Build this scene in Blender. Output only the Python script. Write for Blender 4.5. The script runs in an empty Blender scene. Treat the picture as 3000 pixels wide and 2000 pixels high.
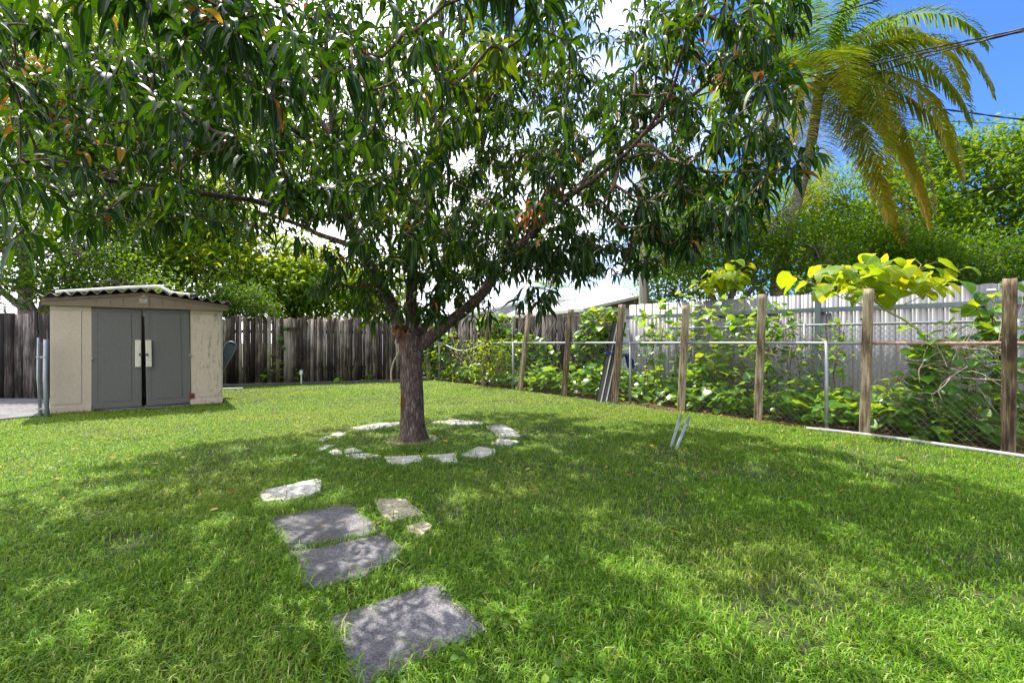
import bpy, bmesh, math, random
import numpy as np
from mathutils import Vector, Matrix

R = math.radians
scene = bpy.context.scene
col = scene.collection
rng = np.random.default_rng(11)
random.seed(5)

# ------------------------------------------------------------------ camera
FPX, HZ, EYE = 1417.0, 1003.0, 1.22           # focal length and horizon of the photo in its own pixels, eye height
cam_d = bpy.data.cameras.new('camera')
cam_d.sensor_width = 36.0
cam_d.lens = FPX / 3000.0 * 36.0
cam_d.shift_y = 0.001
cam_d.clip_start = 0.05
cam_d.clip_end = 1500.0
cam = bpy.data.objects.new('camera', cam_d)
cam.location = (0, 0, EYE)
cam.rotation_euler = (R(90), 0, 0)
col.objects.link(cam)
scene.camera = cam

# ------------------------------------------------------------------ world, sun, exposure
SUN_AZ, SUN_EL = R(-35), R(60)                # azimuth from +Y towards +X
sdir = Vector((math.sin(SUN_AZ) * math.cos(SUN_EL), math.cos(SUN_AZ) * math.cos(SUN_EL), math.sin(SUN_EL)))
world = bpy.data.worlds.new("World")
scene.world = world
world.use_nodes = True
wt = world.node_tree
wt.nodes.clear()
w_out = wt.nodes.new('ShaderNodeOutputWorld')
w_bg = wt.nodes.new('ShaderNodeBackground')
w_bg.inputs['Strength'].default_value = 0.15
sky = wt.nodes.new('ShaderNodeTexSky')
sky.sky_type = 'NISHITA'
sky.sun_disc = False
sky.sun_elevation = SUN_EL
sky.sun_rotation = SUN_AZ % (2 * math.pi)
sky.air_density = 1.0
sky.dust_density = 0.4
sky.ozone_density = 1.6


def wmath(op, a, b=None, c=None, clamp=False):
    n = wt.nodes.new('ShaderNodeMath')
    n.operation = op
    n.use_clamp = clamp
    for i, v in enumerate((a, b, c)):
        if v is None:
            continue
        if isinstance(v, (int, float)):
            n.inputs[i].default_value = v
        else:
            wt.links.new(v, n.inputs[i])
    return n.outputs[0]


w_tc = wt.nodes.new('ShaderNodeTexCoord')
w_sep = wt.nodes.new('ShaderNodeSeparateXYZ')
wt.links.new(w_tc.outputs['Generated'], w_sep.inputs[0])
w_map = wt.nodes.new('ShaderNodeMapping')
w_map.inputs['Scale'].default_value = (1.0, 1.0, 2.6)
wt.links.new(w_tc.outputs['Generated'], w_map.inputs['Vector'])
w_noise = wt.nodes.new('ShaderNodeTexNoise')
w_noise.inputs['Scale'].default_value = 2.6
w_noise.inputs['Detail'].default_value = 7.0
w_noise.inputs['Roughness'].default_value = 0.55
wt.links.new(w_map.outputs[0], w_noise.inputs['Vector'])
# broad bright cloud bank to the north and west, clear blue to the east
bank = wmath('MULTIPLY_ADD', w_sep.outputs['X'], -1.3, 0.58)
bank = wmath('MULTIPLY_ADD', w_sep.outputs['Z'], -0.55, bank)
fill_cloud = wmath('MULTIPLY', w_sep.outputs['Y'], -0.75, clamp=True)  # unseen cloud added behind the camera for brighter, more neutral fill light
bank = wmath('ADD', bank, fill_cloud)
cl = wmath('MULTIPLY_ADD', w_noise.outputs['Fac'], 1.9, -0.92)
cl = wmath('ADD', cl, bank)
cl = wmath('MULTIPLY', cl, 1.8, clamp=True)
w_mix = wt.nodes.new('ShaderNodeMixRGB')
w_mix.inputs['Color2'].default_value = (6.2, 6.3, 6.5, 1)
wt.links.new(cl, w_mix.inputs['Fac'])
w_tint = wt.nodes.new('ShaderNodeMixRGB')
w_tint.blend_type = 'MULTIPLY'
w_tint.inputs['Fac'].default_value = 1.0
w_tint.inputs['Color2'].default_value = (0.16, 0.27, 0.49, 1)
wt.links.new(sky.outputs['Color'], w_tint.inputs['Color1'])
wt.links.new(w_tint.outputs[0], w_mix.inputs['Color1'])
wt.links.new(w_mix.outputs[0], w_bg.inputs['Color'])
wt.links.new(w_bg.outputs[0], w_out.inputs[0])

sun_d = bpy.data.lights.new('sun', 'SUN')
sun_d.energy = 3.0
sun_d.angle = R(0.5)
sun_d.color = (1.0, 0.95, 0.86)
sun = bpy.data.objects.new('sun', sun_d)
sun.rotation_euler = sdir.to_track_quat('Z', 'Y').to_euler()
sun.location = (-6, 14, 30)
col.objects.link(sun)

scene.view_settings.view_transform = 'Standard'
scene.view_settings.look = 'None'
scene.view_settings.gamma = 1.0
scene.view_settings.exposure = 1.9
scene.cycles.max_bounces = 7
scene.cycles.diffuse_bounces = 3
scene.cycles.glossy_bounces = 2
scene.cycles.transmission_bounces = 4
scene.cycles.transparent_max_bounces = 4
scene.cycles.caustics_reflective = False
scene.cycles.caustics_refractive = False


# ------------------------------------------------------------------ photo pixel -> world
def G(px, py, z=0.0):
    d = (EYE - z) * FPX / (py - HZ)
    return np.array([(px - 1500) / FPX * d, d, z])


def PT(px, py, d):
    return np.array([(px - 1500) / FPX * d, d, EYE + (HZ - py) / FPX * d])


# ------------------------------------------------------------------ numpy noise
_tab = np.random.default_rng(3).random(4096)


def vnoise(p):
    p = np.asarray(p, float)
    i = np.floor(p).astype(np.int64)
    f = p - i
    f = f * f * (3 - 2 * f)

    def h(a, b, c):
        return _tab[(a * 73856093 ^ b * 19349663 ^ c * 83492791) & 4095]
    r = 0
    for dx in (0, 1):
        for dy in (0, 1):
            for dz in (0, 1):
                w = (f[..., 0] if dx else 1 - f[..., 0]) * (f[..., 1] if dy else 1 - f[..., 1]) * (f[..., 2] if dz else 1 - f[..., 2])
                r = r + w * h(i[..., 0] + dx, i[..., 1] + dy, i[..., 2] + dz)
    return r


def fbm(p, o=3):
    p = np.asarray(p, float)
    return sum(vnoise(p * 2 ** k + 17.3 * k) * 0.5 ** (k + 1) for k in range(o)) / (1 - 0.5 ** o)


def nrm(v):
    return v / np.maximum(np.linalg.norm(v, axis=-1, keepdims=True), 1e-9)


def rand_dirs(n):
    return nrm(rng.normal(size=(n, 3)))


# ------------------------------------------------------------------ mesh helpers
def mesh_obj(name, V, faces, mat, parent=None, attrs=None, smooth=True, loc=None):
    """V (n,3) in world space; faces: list of int arrays (m,k). Stored relative to the parent's / own origin."""
    me = bpy.data.meshes.new(name)
    V = np.asarray(V, np.float64).reshape(-1, 3)
    off = np.array(loc) if loc is not None else (np.array(parent.location) if parent is not None else np.zeros(3))
    V = V - off
    faces = [np.asarray(f, np.int64) for f in (faces if isinstance(faces, list) else [faces]) if len(f)]
    loops = np.concatenate([f.ravel() for f in faces])
    sizes = np.concatenate([np.full(len(f), f.shape[1]) for f in faces])
    starts = np.concatenate([[0], np.cumsum(sizes)[:-1]])
    me.vertices.add(len(V))
    me.vertices.foreach_set('co', V.astype(np.float32).ravel())
    me.loops.add(len(loops))
    me.loops.foreach_set('vertex_index', loops.astype(np.int32))
    me.polygons.add(len(sizes))
    me.polygons.foreach_set('loop_start', starts.astype(np.int32))
    me.polygons.foreach_set('loop_total', sizes.astype(np.int32))
    me.update(calc_edges=True)
    if smooth:
        me.polygons.foreach_set('use_smooth', np.ones(len(sizes), bool))
    for k, a in (attrs or {}).items():
        at = me.attributes.new(k, 'FLOAT', 'POINT')
        at.data.foreach_set('value', np.asarray(a, np.float32).ravel())
    me.materials.append(mat)
    o = bpy.data.objects.new(name, me)
    if parent is not None:
        o.parent = parent
    elif loc is not None:
        o.location = loc
    col.objects.link(o)
    return o


class MB:
    def __init__(s):
        s.v, s.f = [], []

    def add(s, vs, fs):
        b = len(s.v)
        s.v += [tuple(map(float, q)) for q in vs]
        s.f += [tuple(b + i for i in q) for q in fs]
        return s

    def box(s, c, size, M=None):
        c = np.array(c, float)
        h = np.array(size, float) / 2
        vs = [np.array([x, y, z]) * h for z in (-1, 1) for y in (-1, 1) for x in (-1, 1)]
        if M is not None:
            vs = [M @ q for q in vs]
        return s.add([c + q for q in vs], [(0, 2, 3, 1), (4, 5, 7, 6), (0, 1, 5, 4), (2, 6, 7, 3), (0, 4, 6, 2), (1, 3, 7, 5)])

    def tube(s, path, r, n=8, cap=True):
        path = np.array(path, float)
        rs = np.full(len(path), r) if np.isscalar(r) else np.array(r, float)
        t = nrm(np.gradient(path, axis=0))
        ref = np.array([0, 0, 1.0]) if abs(nrm(path[-1] - path[0])[2]) < 0.9 else np.array([0, 1.0, 0])
        a = nrm(np.cross(t, ref))
        b = np.cross(a, t)
        an = np.arange(n) / n * 2 * math.pi
        vs = (path[:, None] + rs[:, None, None] * (np.cos(an)[None, :, None] * a[:, None] + np.sin(an)[None, :, None] * b[:, None])).reshape(-1, 3)
        fs = [(i * n + j, i * n + (j + 1) % n, (i + 1) * n + (j + 1) % n, (i + 1) * n + j) for i in range(len(path) - 1) for j in range(n)]
        if cap:
            fs += [tuple(range(n))[::-1], tuple((len(path) - 1) * n + j for j in range(n))]
        return s.add(vs, fs)

    def prism(s, poly, z0, z1, inset=0.0):
        poly = np.array(poly, float)[:, :2]
        if np.sum(poly[:, 0] * np.roll(poly[:, 1], -1) - np.roll(poly[:, 0], -1) * poly[:, 1]) < 0:
            poly = poly[::-1]
        n = len(poly)
        c = poly.mean(0)
        top = poly + (c - poly) * inset
        vs = [(x, y, z0) for x, y in poly] + [(x, y, z1) for x, y in top]
        fs = [tuple(range(n))[::-1], tuple(range(n, 2 * n))] + [(i, (i + 1) % n, n + (i + 1) % n, n + i) for i in range(n)]
        return s.add(vs, fs)

    def build(s, name, mat, parent=None, bevel=0.0, smooth=False, loc=None, local=False):
        bm = bmesh.new()
        off = np.zeros(3) if local else (np.array(loc) if loc is not None else (np.array(parent.location) if parent is not None else np.zeros(3)))
        vs = [bm.verts.new(np.array(q) - off) for q in s.v]
        for f in s.f:
            try:
                bm.faces.new([vs[i] for i in f])
            except ValueError:
                pass
        bmesh.ops.recalc_face_normals(bm, faces=bm.faces)
        if bevel:
            ed = [e for e in bm.edges if len(e.link_faces) == 2 and e.calc_face_angle(0) > 0.6]
            bmesh.ops.bevel(bm, geom=ed, offset=bevel, segments=2, affect='EDGES', profile=0.6, clamp_overlap=True)
        me = bpy.data.meshes.new(name)
        bm.to_mesh(me)
        bm.free()
        if smooth:
            for p in me.polygons:
                p.use_smooth = True
        me.materials.append(mat)
        o = bpy.data.objects.new(name, me)
        if parent is not None:
            o.parent = parent
        elif loc is not None:
            o.location = loc
        col.objects.link(o)
        return o


def tag(o, label, cat, group=None):
    o['label'] = label
    o['category'] = cat
    if group:
        o['group'] = group
    return o


def kind(o, k):
    o['kind'] = k
    return o


def empty(name, loc, rz=0.0):
    o = bpy.data.objects.new(name, None)
    o.location = tuple(map(float, loc))
    o.rotation_euler = (0, 0, rz)
    o.empty_display_size = 0.2
    col.objects.link(o)
    return o


# ------------------------------------------------------------------ materials
def new_mat(name):
    m = bpy.data.materials.new(name)
    m.use_nodes = True
    nt = m.node_tree
    return m, nt, nt.nodes['Principled BSDF']


def N(nt, t, **kw):
    n = nt.nodes.new(t)
    for k, v in kw.items():
        if k in n.inputs:
            n.inputs[k].default_value = v
        else:
            setattr(n, k, v)
    return n


def ramp(nt, fac, stops, interp='LINEAR'):
    r = nt.nodes.new('ShaderNodeValToRGB')
    r.color_ramp.interpolation = interp
    el = r.color_ramp.elements
    while len(el) < len(stops):
        el.new(0.5)
    for e, (p, c) in zip(el, stops):
        e.position = p
        e.color = tuple(c) + ((1,) if len(c) == 3 else ())
    nt.links.new(fac, r.inputs['Fac'])
    return r.outputs['Color']


def mapping(nt, scale=(1, 1, 1), coord='Object'):
    tc = nt.nodes.new('ShaderNodeTexCoord')
    mp = nt.nodes.new('ShaderNodeMapping')
    mp.inputs['Scale'].default_value = scale
    nt.links.new(tc.outputs[coord], mp.inputs['Vector'])
    return mp.outputs['Vector']


def noise(nt, vec, scale, detail=4.0, rough=0.55, dist=0.0):
    n = nt.nodes.new('ShaderNodeTexNoise')
    n.inputs['Scale'].default_value = scale
    n.inputs['Detail'].default_value = detail
    n.inputs['Roughness'].default_value = rough
    n.inputs['Distortion'].default_value = dist
    nt.links.new(vec, n.inputs['Vector'])
    return n.outputs['Fac']


def mixc(nt, fac, a, b, mode='MIX'):
    n = nt.nodes.new('ShaderNodeMixRGB')
    n.blend_type = mode
    for i, v in (('Fac', fac), ('Color1', a), ('Color2', b)):
        if isinstance(v, (int, float)):
            n.inputs[i].default_value = v
        elif isinstance(v, tuple):
            n.inputs[i].default_value = v + ((1,) if len(v) == 3 else ())
        else:
            nt.links.new(v, n.inputs[i])
    return n.outputs[0]


def bump(nt, bsdf, h, strength=0.4, dist=0.01):
    b = nt.nodes.new('ShaderNodeBump')
    b.inputs['Strength'].default_value = strength
    b.inputs['Distance'].default_value = dist
    nt.links.new(h, b.inputs['Height'])
    nt.links.new(b.outputs[0], bsdf.inputs['Normal'])


def attr(nt, name):
    a = nt.nodes.new('ShaderNodeAttribute')
    a.attribute_name = name
    return a.outputs['Fac']


def leaf_mat(name, stops, tstops, trans=0.4, rough=0.4, spec=0.5, rib=None, ribw=0.12):
    m, nt, b = new_mat(name)
    r = attr(nt, 'rnd')
    c = ramp(nt, r, stops)
    if rib:
        a = attr(nt, 'across')
        lt = N(nt, 'ShaderNodeMath', operation='LESS_THAN')
        nt.links.new(a, lt.inputs[0])
        lt.inputs[1].default_value = ribw
        c = mixc(nt, lt.outputs[0], c, rib)
    v = noise(nt, mapping(nt), 9.0, 2.0)
    c = mixc(nt, 0.35, c, ramp(nt, v, [(0.3, (0.45, 0.5, 0.45)), (0.7, (1.35, 1.3, 1.2))]), 'MULTIPLY')
    nt.links.new(c, b.inputs['Base Color'])
    b.inputs['Roughness'].default_value = rough
    b.inputs['Specular IOR Level'].default_value = spec
    t = nt.nodes.new('ShaderNodeBsdfTranslucent')
    tc = ramp(nt, r, tstops)
    nt.links.new(tc, t.inputs['Color'])
    mx = nt.nodes.new('ShaderNodeMixShader')
    mx.inputs['Fac'].default_value = trans
    out = nt.nodes['Material Output']
    nt.links.new(b.outputs[0], mx.inputs[1])
    nt.links.new(t.outputs[0], mx.inputs[2])
    nt.links.new(mx.outputs[0], out.inputs['Surface'])
    return m


def rough_mat(name, stops, scale=8.0, stretch=(1, 1, 1), rough=0.8, bstr=0.4, bdist=0.01, metal=0.0, spec=0.3, detail=6.0, fine=None):
    m, nt, b = new_mat(name)
    v = mapping(nt, stretch)
    n1 = noise(nt, v, scale, detail, 0.6)
    c = ramp(nt, n1, stops)
    if fine:
        n2 = noise(nt, v, fine, 3.0, 0.6)
        c = mixc(nt, 0.75, c, ramp(nt, n2, [(0.36, (0.35, 0.35, 0.35)), (0.64, (1.5, 1.5, 1.5))]), 'MULTIPLY')
        n1 = n2
    nt.links.new(c, b.inputs['Base Color'])
    b.inputs['Roughness'].default_value = rough
    b.inputs['Metallic'].default_value = metal
    b.inputs['Specular IOR Level'].default_value = spec
    if bstr:
        bump(nt, b, n1, bstr, bdist)
    return m


M = {}
M['mango_leaf'] = leaf_mat('mango leaf',
    [(0.0, (0.004, 0.018, 0.005)), (0.45, (0.008, 0.036, 0.006)), (0.90, (0.026, 0.075, 0.008)), (0.975, (0.06, 0.12, 0.018)), (0.985, (0.40, 0.20, 0.02)), (1.0, (0.22, 0.085, 0.03))],
    [(0.0, (0.025, 0.08, 0.002)), (0.5, (0.10, 0.21, 0.003)), (0.97, (0.42, 0.50, 0.005)), (0.985, (0.6, 0.32, 0.02)), (1.0, (0.35, 0.12, 0.03))],
    trans=0.30, rough=0.45, spec=0.2, rib=(0.12, 0.16, 0.03), ribw=0.10)
M['far_leaf'] = leaf_mat('broad leaf', [(0.0, (0.03, 0.085, 0.008)), (0.6, (0.065, 0.145, 0.010)), (1.0, (0.14, 0.21, 0.014))],
    [(0.0, (0.14, 0.29, 0.006)), (1.0, (0.36, 0.48, 0.008))], trans=0.40, rough=0.5, spec=0.18)
M['dark_leaf'] = leaf_mat('dark green leaf', [(0.0, (0.016, 0.052, 0.006)), (0.7, (0.034, 0.095, 0.008)), (1.0, (0.085, 0.165, 0.012))],
    [(0.0, (0.08, 0.22, 0.005)), (1.0, (0.34, 0.46, 0.008))], trans=0.36, rough=0.48, spec=0.18)
M['lime_leaf'] = leaf_mat('lime leaf', [(0.0, (0.04, 0.11, 0.006)), (0.7, (0.08, 0.17, 0.008)), (1.0, (0.16, 0.22, 0.01))],
    [(0.0, (0.28, 0.42, 0.006)), (1.0, (0.56, 0.60, 0.008))], trans=0.48, rough=0.5, spec=0.2)
M['veined_lime_leaf'] = leaf_mat('veined lime leaf', [(0.0, (0.03, 0.10, 0.008)), (0.6, (0.08, 0.18, 0.010)), (1.0, (0.17, 0.24, 0.012))],
    [(0.0, (0.22, 0.40, 0.006)), (0.6, (0.46, 0.58, 0.008)), (1.0, (0.62, 0.60, 0.01))], trans=0.5, rough=0.5, spec=0.2, rib=(0.25, 0.32, 0.08), ribw=0.05)
M['heart_leaf'] = leaf_mat('heart leaf', [(0.0, (0.04, 0.12, 0.014)), (0.7, (0.10, 0.235, 0.022)), (0.95, (0.20, 0.33, 0.025)), (1.0, (0.4, 0.36, 0.02))],
    [(0.0, (0.22, 0.42, 0.012)), (0.9, (0.48, 0.62, 0.014)), (1.0, (0.6, 0.5, 0.03))], trans=0.38, rough=0.33, spec=0.6, rib=(0.2, 0.3, 0.1), ribw=0.05)
M['palm_leaf'] = leaf_mat('palm leaflet', [(0.0, (0.02, 0.075, 0.010)), (0.45, (0.055, 0.115, 0.014)), (0.75, (0.22, 0.19, 0.02)), (1.0, (0.34, 0.19, 0.04))],
    [(0.0, (0.16, 0.34, 0.02)), (0.45, (0.27, 0.37, 0.01)), (0.75, (0.50, 0.39, 0.015)), (1.0, (0.5, 0.27, 0.05))], trans=0.4, rough=0.4, spec=0.5)
M['dry_leaf'] = leaf_mat('fallen leaf', [(0.0, (0.16, 0.085, 0.03)), (0.5, (0.34, 0.17, 0.035)), (1.0, (0.42, 0.30, 0.09))],
    [(0.0, (0.2, 0.1, 0.03)), (1.0, (0.4, 0.25, 0.06))], trans=0.15, rough=0.7, spec=0.2)


def grass_material():
    m, nt, b = new_mat('grass blade')
    r = attr(nt, 'rnd')
    p = attr(nt, 'patch')
    g = ramp(nt, r, [(0.0, (0.03, 0.095, 0.006)), (0.35, (0.09, 0.215, 0.008)), (0.78, (0.18, 0.31, 0.018)), (1.0, (0.48, 0.46, 0.20))])
    d = ramp(nt, r, [(0.0, (0.06, 0.115, 0.010)), (0.5, (0.18, 0.25, 0.022)), (1.0, (0.48, 0.42, 0.19))])
    c = mixc(nt, p, g, d)
    nt.links.new(c, b.inputs['Base Color'])
    b.inputs['Roughness'].default_value = 0.55
    b.inputs['Specular IOR Level'].default_value = 0.2
    t = nt.nodes.new('ShaderNodeBsdfTranslucent')
    tg = ramp(nt, r, [(0.0, (0.10, 0.24, 0.006)), (0.6, (0.27, 0.42, 0.010)), (1.0, (0.55, 0.52, 0.14))])
    nt.links.new(mixc(nt, p, tg, (0.42, 0.48, 0.05)), t.inputs['Color'])
    mx = nt.nodes.new('ShaderNodeMixShader')
    mx.inputs['Fac'].default_value = 0.38
    nt.links.new(b.outputs[0], mx.inputs[1])
    nt.links.new(t.outputs[0], mx.inputs[2])
    nt.links.new(mx.outputs[0], nt.nodes['Material Output'].inputs['Surface'])
    return m


M['grass'] = grass_material()
M['lawn'] = rough_mat('lawn soil', [(0.3, (0.028, 0.036, 0.010)), (0.55, (0.045, 0.062, 0.014)), (0.75, (0.11, 0.10, 0.045))], 3.0, rough=0.95, bstr=0.6, bdist=0.02, fine=60.0)
M['litter'] = rough_mat('leaf litter', [(0.3, (0.05, 0.028, 0.018)), (0.5, (0.15, 0.085, 0.045)), (0.7, (0.27, 0.19, 0.12))], 22.0, rough=0.95, bstr=0.9, bdist=0.03, fine=70.0)
M['soil'] = rough_mat('dark soil', [(0.3, (0.018, 0.014, 0.012)), (0.7, (0.06, 0.045, 0.035))], 14.0, rough=0.95, bstr=0.8, bdist=0.02)
M['sandy_soil'] = rough_mat('sandy soil', [(0.3, (0.14, 0.11, 0.08)), (0.7, (0.32, 0.27, 0.21))], 16.0, rough=0.95, bstr=0.7, bdist=0.02, fine=70.0)


def bark_material(name, dark, mid, light, sx=26.0, zs=0.28, strength=1.0, patch=None, scar=None):
    m, nt, b = new_mat(name)
    v = mapping(nt, (1, 1, zs))
    n1 = noise(nt, v, sx, 6.0, 0.65, 0.6)
    n2 = noise(nt, mapping(nt, (1, 1, 1)), 5.0, 4.0, 0.6)
    vo = nt.nodes.new('ShaderNodeTexVoronoi')
    vo.feature = 'DISTANCE_TO_EDGE'
    vo.inputs['Scale'].default_value = sx * 1.1
    nt.links.new(v, vo.inputs['Vector'])
    c = ramp(nt, n1, [(0.32, dark), (0.55, mid), (0.74, light)])
    crack = ramp(nt, vo.outputs['Distance'], [(0.0, (0.3, 0.28, 0.27)), (0.14, (1, 1, 1))])
    c = mixc(nt, 0.8, c, crack, 'MULTIPLY')
    if patch:
        c = mixc(nt, ramp(nt, n2, [(0.58, (0, 0, 0)), (0.7, (0.8, 0.8, 0.8))]), c, patch)
    if scar:
        vd = N(nt, 'ShaderNodeVectorMath', operation='DISTANCE')
        nt.links.new(mapping(nt, (1.25, 1, 0.62)), vd.inputs[0])
        vd.inputs[1].default_value = (scar[0] * 1.25, scar[1], scar[2] * 0.62)
        ad = N(nt, 'ShaderNodeMath', operation='MULTIPLY_ADD')
        nt.links.new(n1, ad.inputs[0])
        ad.inputs[1].default_value = 0.09
        nt.links.new(vd.outputs['Value'], ad.inputs[2])
        c = mixc(nt, ramp(nt, ad.outputs[0], [(0.095, (0.9, 0.9, 0.9)), (0.125, (0, 0, 0))]), c, (0.075, 0.022, 0.012))
    nt.links.new(c, b.inputs['Base Color'])
    b.inputs['Roughness'].default_value = 0.9
    b.inputs['Specular IOR Level'].default_value = 0.2
    mm = N(nt, 'ShaderNodeMath', operation='MULTIPLY')
    nt.links.new(n1, mm.inputs[0])
    nt.links.new(crack, mm.inputs[1])
    bump(nt, b, mm.outputs[0], strength, 0.02)
    return m


M['bark'] = bark_material('mango bark', (0.045, 0.03, 0.026), (0.12, 0.085, 0.075), (0.27, 0.22, 0.20), patch=(0.12, 0.06, 0.04), scar=(-0.115, -0.095, 0.46))
M['twig'] = rough_mat('twig bark', [(0.3, (0.05, 0.03, 0.022)), (0.7, (0.17, 0.10, 0.07))], 14.0, rough=0.85, bstr=0.3)
M['far_bark'] = bark_material('grey bark', (0.07, 0.06, 0.05), (0.19, 0.165, 0.14), (0.34, 0.31, 0.28), 14.0, 0.4)
M['palm_bark'] = bark_material('palm bark', (0.10, 0.085, 0.07), (0.25, 0.215, 0.18), (0.40, 0.36, 0.31), 12.0, 3.2)
M['dry_twig'] = rough_mat('dry twig', [(0.3, (0.2, 0.15, 0.11)), (0.7, (0.42, 0.34, 0.27))], 14.0, bstr=0.2)
M['green_stem'] = rough_mat('green stem', [(0.3, (0.13, 0.16, 0.04)), (0.7, (0.26, 0.24, 0.08))], 14.0, rough=0.6, bstr=0.2)


def plank_material(name, dark, mid, light, mossy=None):
    """weathered vertical timber; 'rnd' gives each board its own tone"""
    m, nt, b = new_mat(name)
    v = mapping(nt, (1, 1, 0.07))
    n1 = noise(nt, v, 30.0, 6.0, 0.7, 0.3)
    n2 = noise(nt, mapping(nt, (1, 1, 0.35)), 3.5, 5.0, 0.6)
    r = attr(nt, 'rnd')
    a = N(nt, 'ShaderNodeMath', operation='MULTIPLY_ADD')
    nt.links.new(r, a.inputs[0])
    a.inputs[1].default_value = 0.46
    a.inputs[2].default_value = -0.24
    s = N(nt, 'ShaderNodeMath', operation='ADD')
    nt.links.new(n1, s.inputs[0])
    nt.links.new(a.outputs[0], s.inputs[1])
    s2 = N(nt, 'ShaderNodeMath', operation='MULTIPLY_ADD')
    nt.links.new(n2, s2.inputs[0])
    s2.inputs[1].default_value = 0.9
    s2.inputs[2].default_value = -0.45
    s3 = N(nt, 'ShaderNodeMath', operation='ADD')
    nt.links.new(s.outputs[0], s3.inputs[0])
    nt.links.new(s2.outputs[0], s3.inputs[1])
    c = ramp(nt, s3.outputs[0], [(0.34, dark), (0.50, mid), (0.70, light)])
    if mossy:
        n3 = noise(nt, mapping(nt, (1, 1, 0.6)), 4.0, 4.0)
        c = mixc(nt, ramp(nt, n3, [(0.52, (0, 0, 0)), (0.72, (0.7, 0.7, 0.7))]), c, mossy)
    nt.links.new(c, b.inputs['Base Color'])
    b.inputs['Roughness'].default_value = 0.9
    b.inputs['Specular IOR Level'].default_value = 0.2
    bump(nt, b, n1, 0.7, 0.008)
    return m


M['old_board'] = plank_material('weathered board', (0.022, 0.017, 0.013), (0.085, 0.068, 0.052), (0.27, 0.235, 0.19), (0.075, 0.07, 0.035))
M['dark_board'] = plank_material('blackened board', (0.008, 0.007, 0.007), (0.026, 0.021, 0.019), (0.13, 0.112, 0.105))
M['post_wood'] = plank_material('rough sawn post', (0.028, 0.018, 0.012), (0.12, 0.085, 0.055), (0.34, 0.28, 0.20), (0.15, 0.12, 0.03))


def plain(name, c, rough=0.6, metal=0.0, spec=0.4):
    m, nt, b = new_mat(name)
    n1 = noise(nt, mapping(nt), 7.0, 5.0)
    k = 0.82
    nt.links.new(ramp(nt, n1, [(0.3, tuple(x * k for x in c)), (0.7, tuple(min(1, x * 1.08) for x in c))]), b.inputs['Base Color'])
    b.inputs['Roughness'].default_value = rough
    b.inputs['Metallic'].default_value = metal
    b.inputs['Specular IOR Level'].default_value = spec
    return m


M['galv'] = plain('galvanised steel', (0.27, 0.285, 0.31), 0.5, 0.4)
M['wire'] = plain('dull wire', (0.16, 0.16, 0.165), 0.5, 0.3)
M['rust'] = rough_mat('rusty pipe', [(0.3, (0.20, 0.09, 0.07)), (0.7, (0.42, 0.27, 0.24))], 18.0, rough=0.7, bstr=0.2)
M['white_pvc'] = plain('white plastic', (0.56, 0.56, 0.54), 0.4)
M['pale_pipe'] = plain('weathered grey pipe', (0.30, 0.30, 0.31), 0.6)
M['cream_cap'] = plain('cream cap', (0.68, 0.66, 0.58), 0.5)
M['vinyl'] = rough_mat('grey fence sheet', [(0.3, (0.125, 0.125, 0.142)), (0.7, (0.16, 0.16, 0.177))], 3.0, (6, 6, 0.4), rough=0.42, bstr=0.05, spec=0.45)
M['fence_rail'] = plain('grey green rail', (0.125, 0.16, 0.168), 0.5)
M['black_wire'] = plain('black cable', (0.012, 0.012, 0.014), 0.45)
M['dark_metal'] = rough_mat('dark painted channel', [(0.3, (0.035, 0.033, 0.034)), (0.7, (0.075, 0.07, 0.07))], 10.0, rough=0.4, bstr=0.05, spec=0.5)
M['lit_edge'] = plain('lit metal edge', (0.55, 0.54, 0.52), 0.4)  # pale colour stands in for light on the channel flanges
M['blue_cloth'] = rough_mat('blue cloth', [(0.3, (0.006, 0.010, 0.10)), (0.7, (0.02, 0.03, 0.24))], 20.0, rough=0.8, bstr=0.3)
M['slab_'] = rough_mat('exposed aggregate slab', [(0.25, (0.06, 0.057, 0.064)), (0.5, (0.13, 0.122, 0.13)), (0.75, (0.21, 0.20, 0.205))], 6.0, rough=0.9, bstr=0.9, bdist=0.006, fine=105.0)


def slab_material():
    m = M['slab_']
    nt = m.node_tree
    b = nt.nodes['Principled BSDF']
    src = b.inputs['Base Color'].links[0].from_socket
    st = noise(nt, mapping(nt), 2.6, 6.0, 0.65, 0.4)
    c = mixc(nt, ramp(nt, st, [(0.46, (0, 0, 0)), (0.66, (0.65, 0.65, 0.65))]), src, (0.045, 0.043, 0.04))
    ms = noise(nt, mapping(nt), 5.5, 6.0, 0.7)
    c = mixc(nt, ramp(nt, ms, [(0.58, (0, 0, 0)), (0.72, (0.5, 0.5, 0.5))]), c, (0.09, 0.10, 0.035))
    nt.links.new(c, b.inputs['Base Color'])
    return m


M['slab'] = slab_material()
M['flagstone'] = rough_mat('pale flagstone', [(0.3, (0.34, 0.31, 0.27)), (0.6, (0.56, 0.54, 0.50))], 7.0, rough=0.8, bstr=0.4, bdist=0.006, fine=60.0)
M['cream_stone'] = rough_mat('cream flagstone', [(0.3, (0.24, 0.21, 0.13)), (0.65, (0.44, 0.40, 0.28))], 9.0, rough=0.85, bstr=0.4, bdist=0.006, fine=60.0)
M['concrete'] = rough_mat('concrete', [(0.3, (0.085, 0.082, 0.085)), (0.7, (0.16, 0.157, 0.16))], 4.0, rough=0.9, bstr=0.3, bdist=0.006, fine=50.0)
M['roof_white'] = plain('white shingle roof', (0.42, 0.40, 0.39), 0.8)
M['roof_grey'] = plain('pale grey roof', (0.45, 0.46, 0.49), 0.7)
M['house_wall'] = plain('pale house wall', (0.58, 0.58, 0.60), 0.8)
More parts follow.
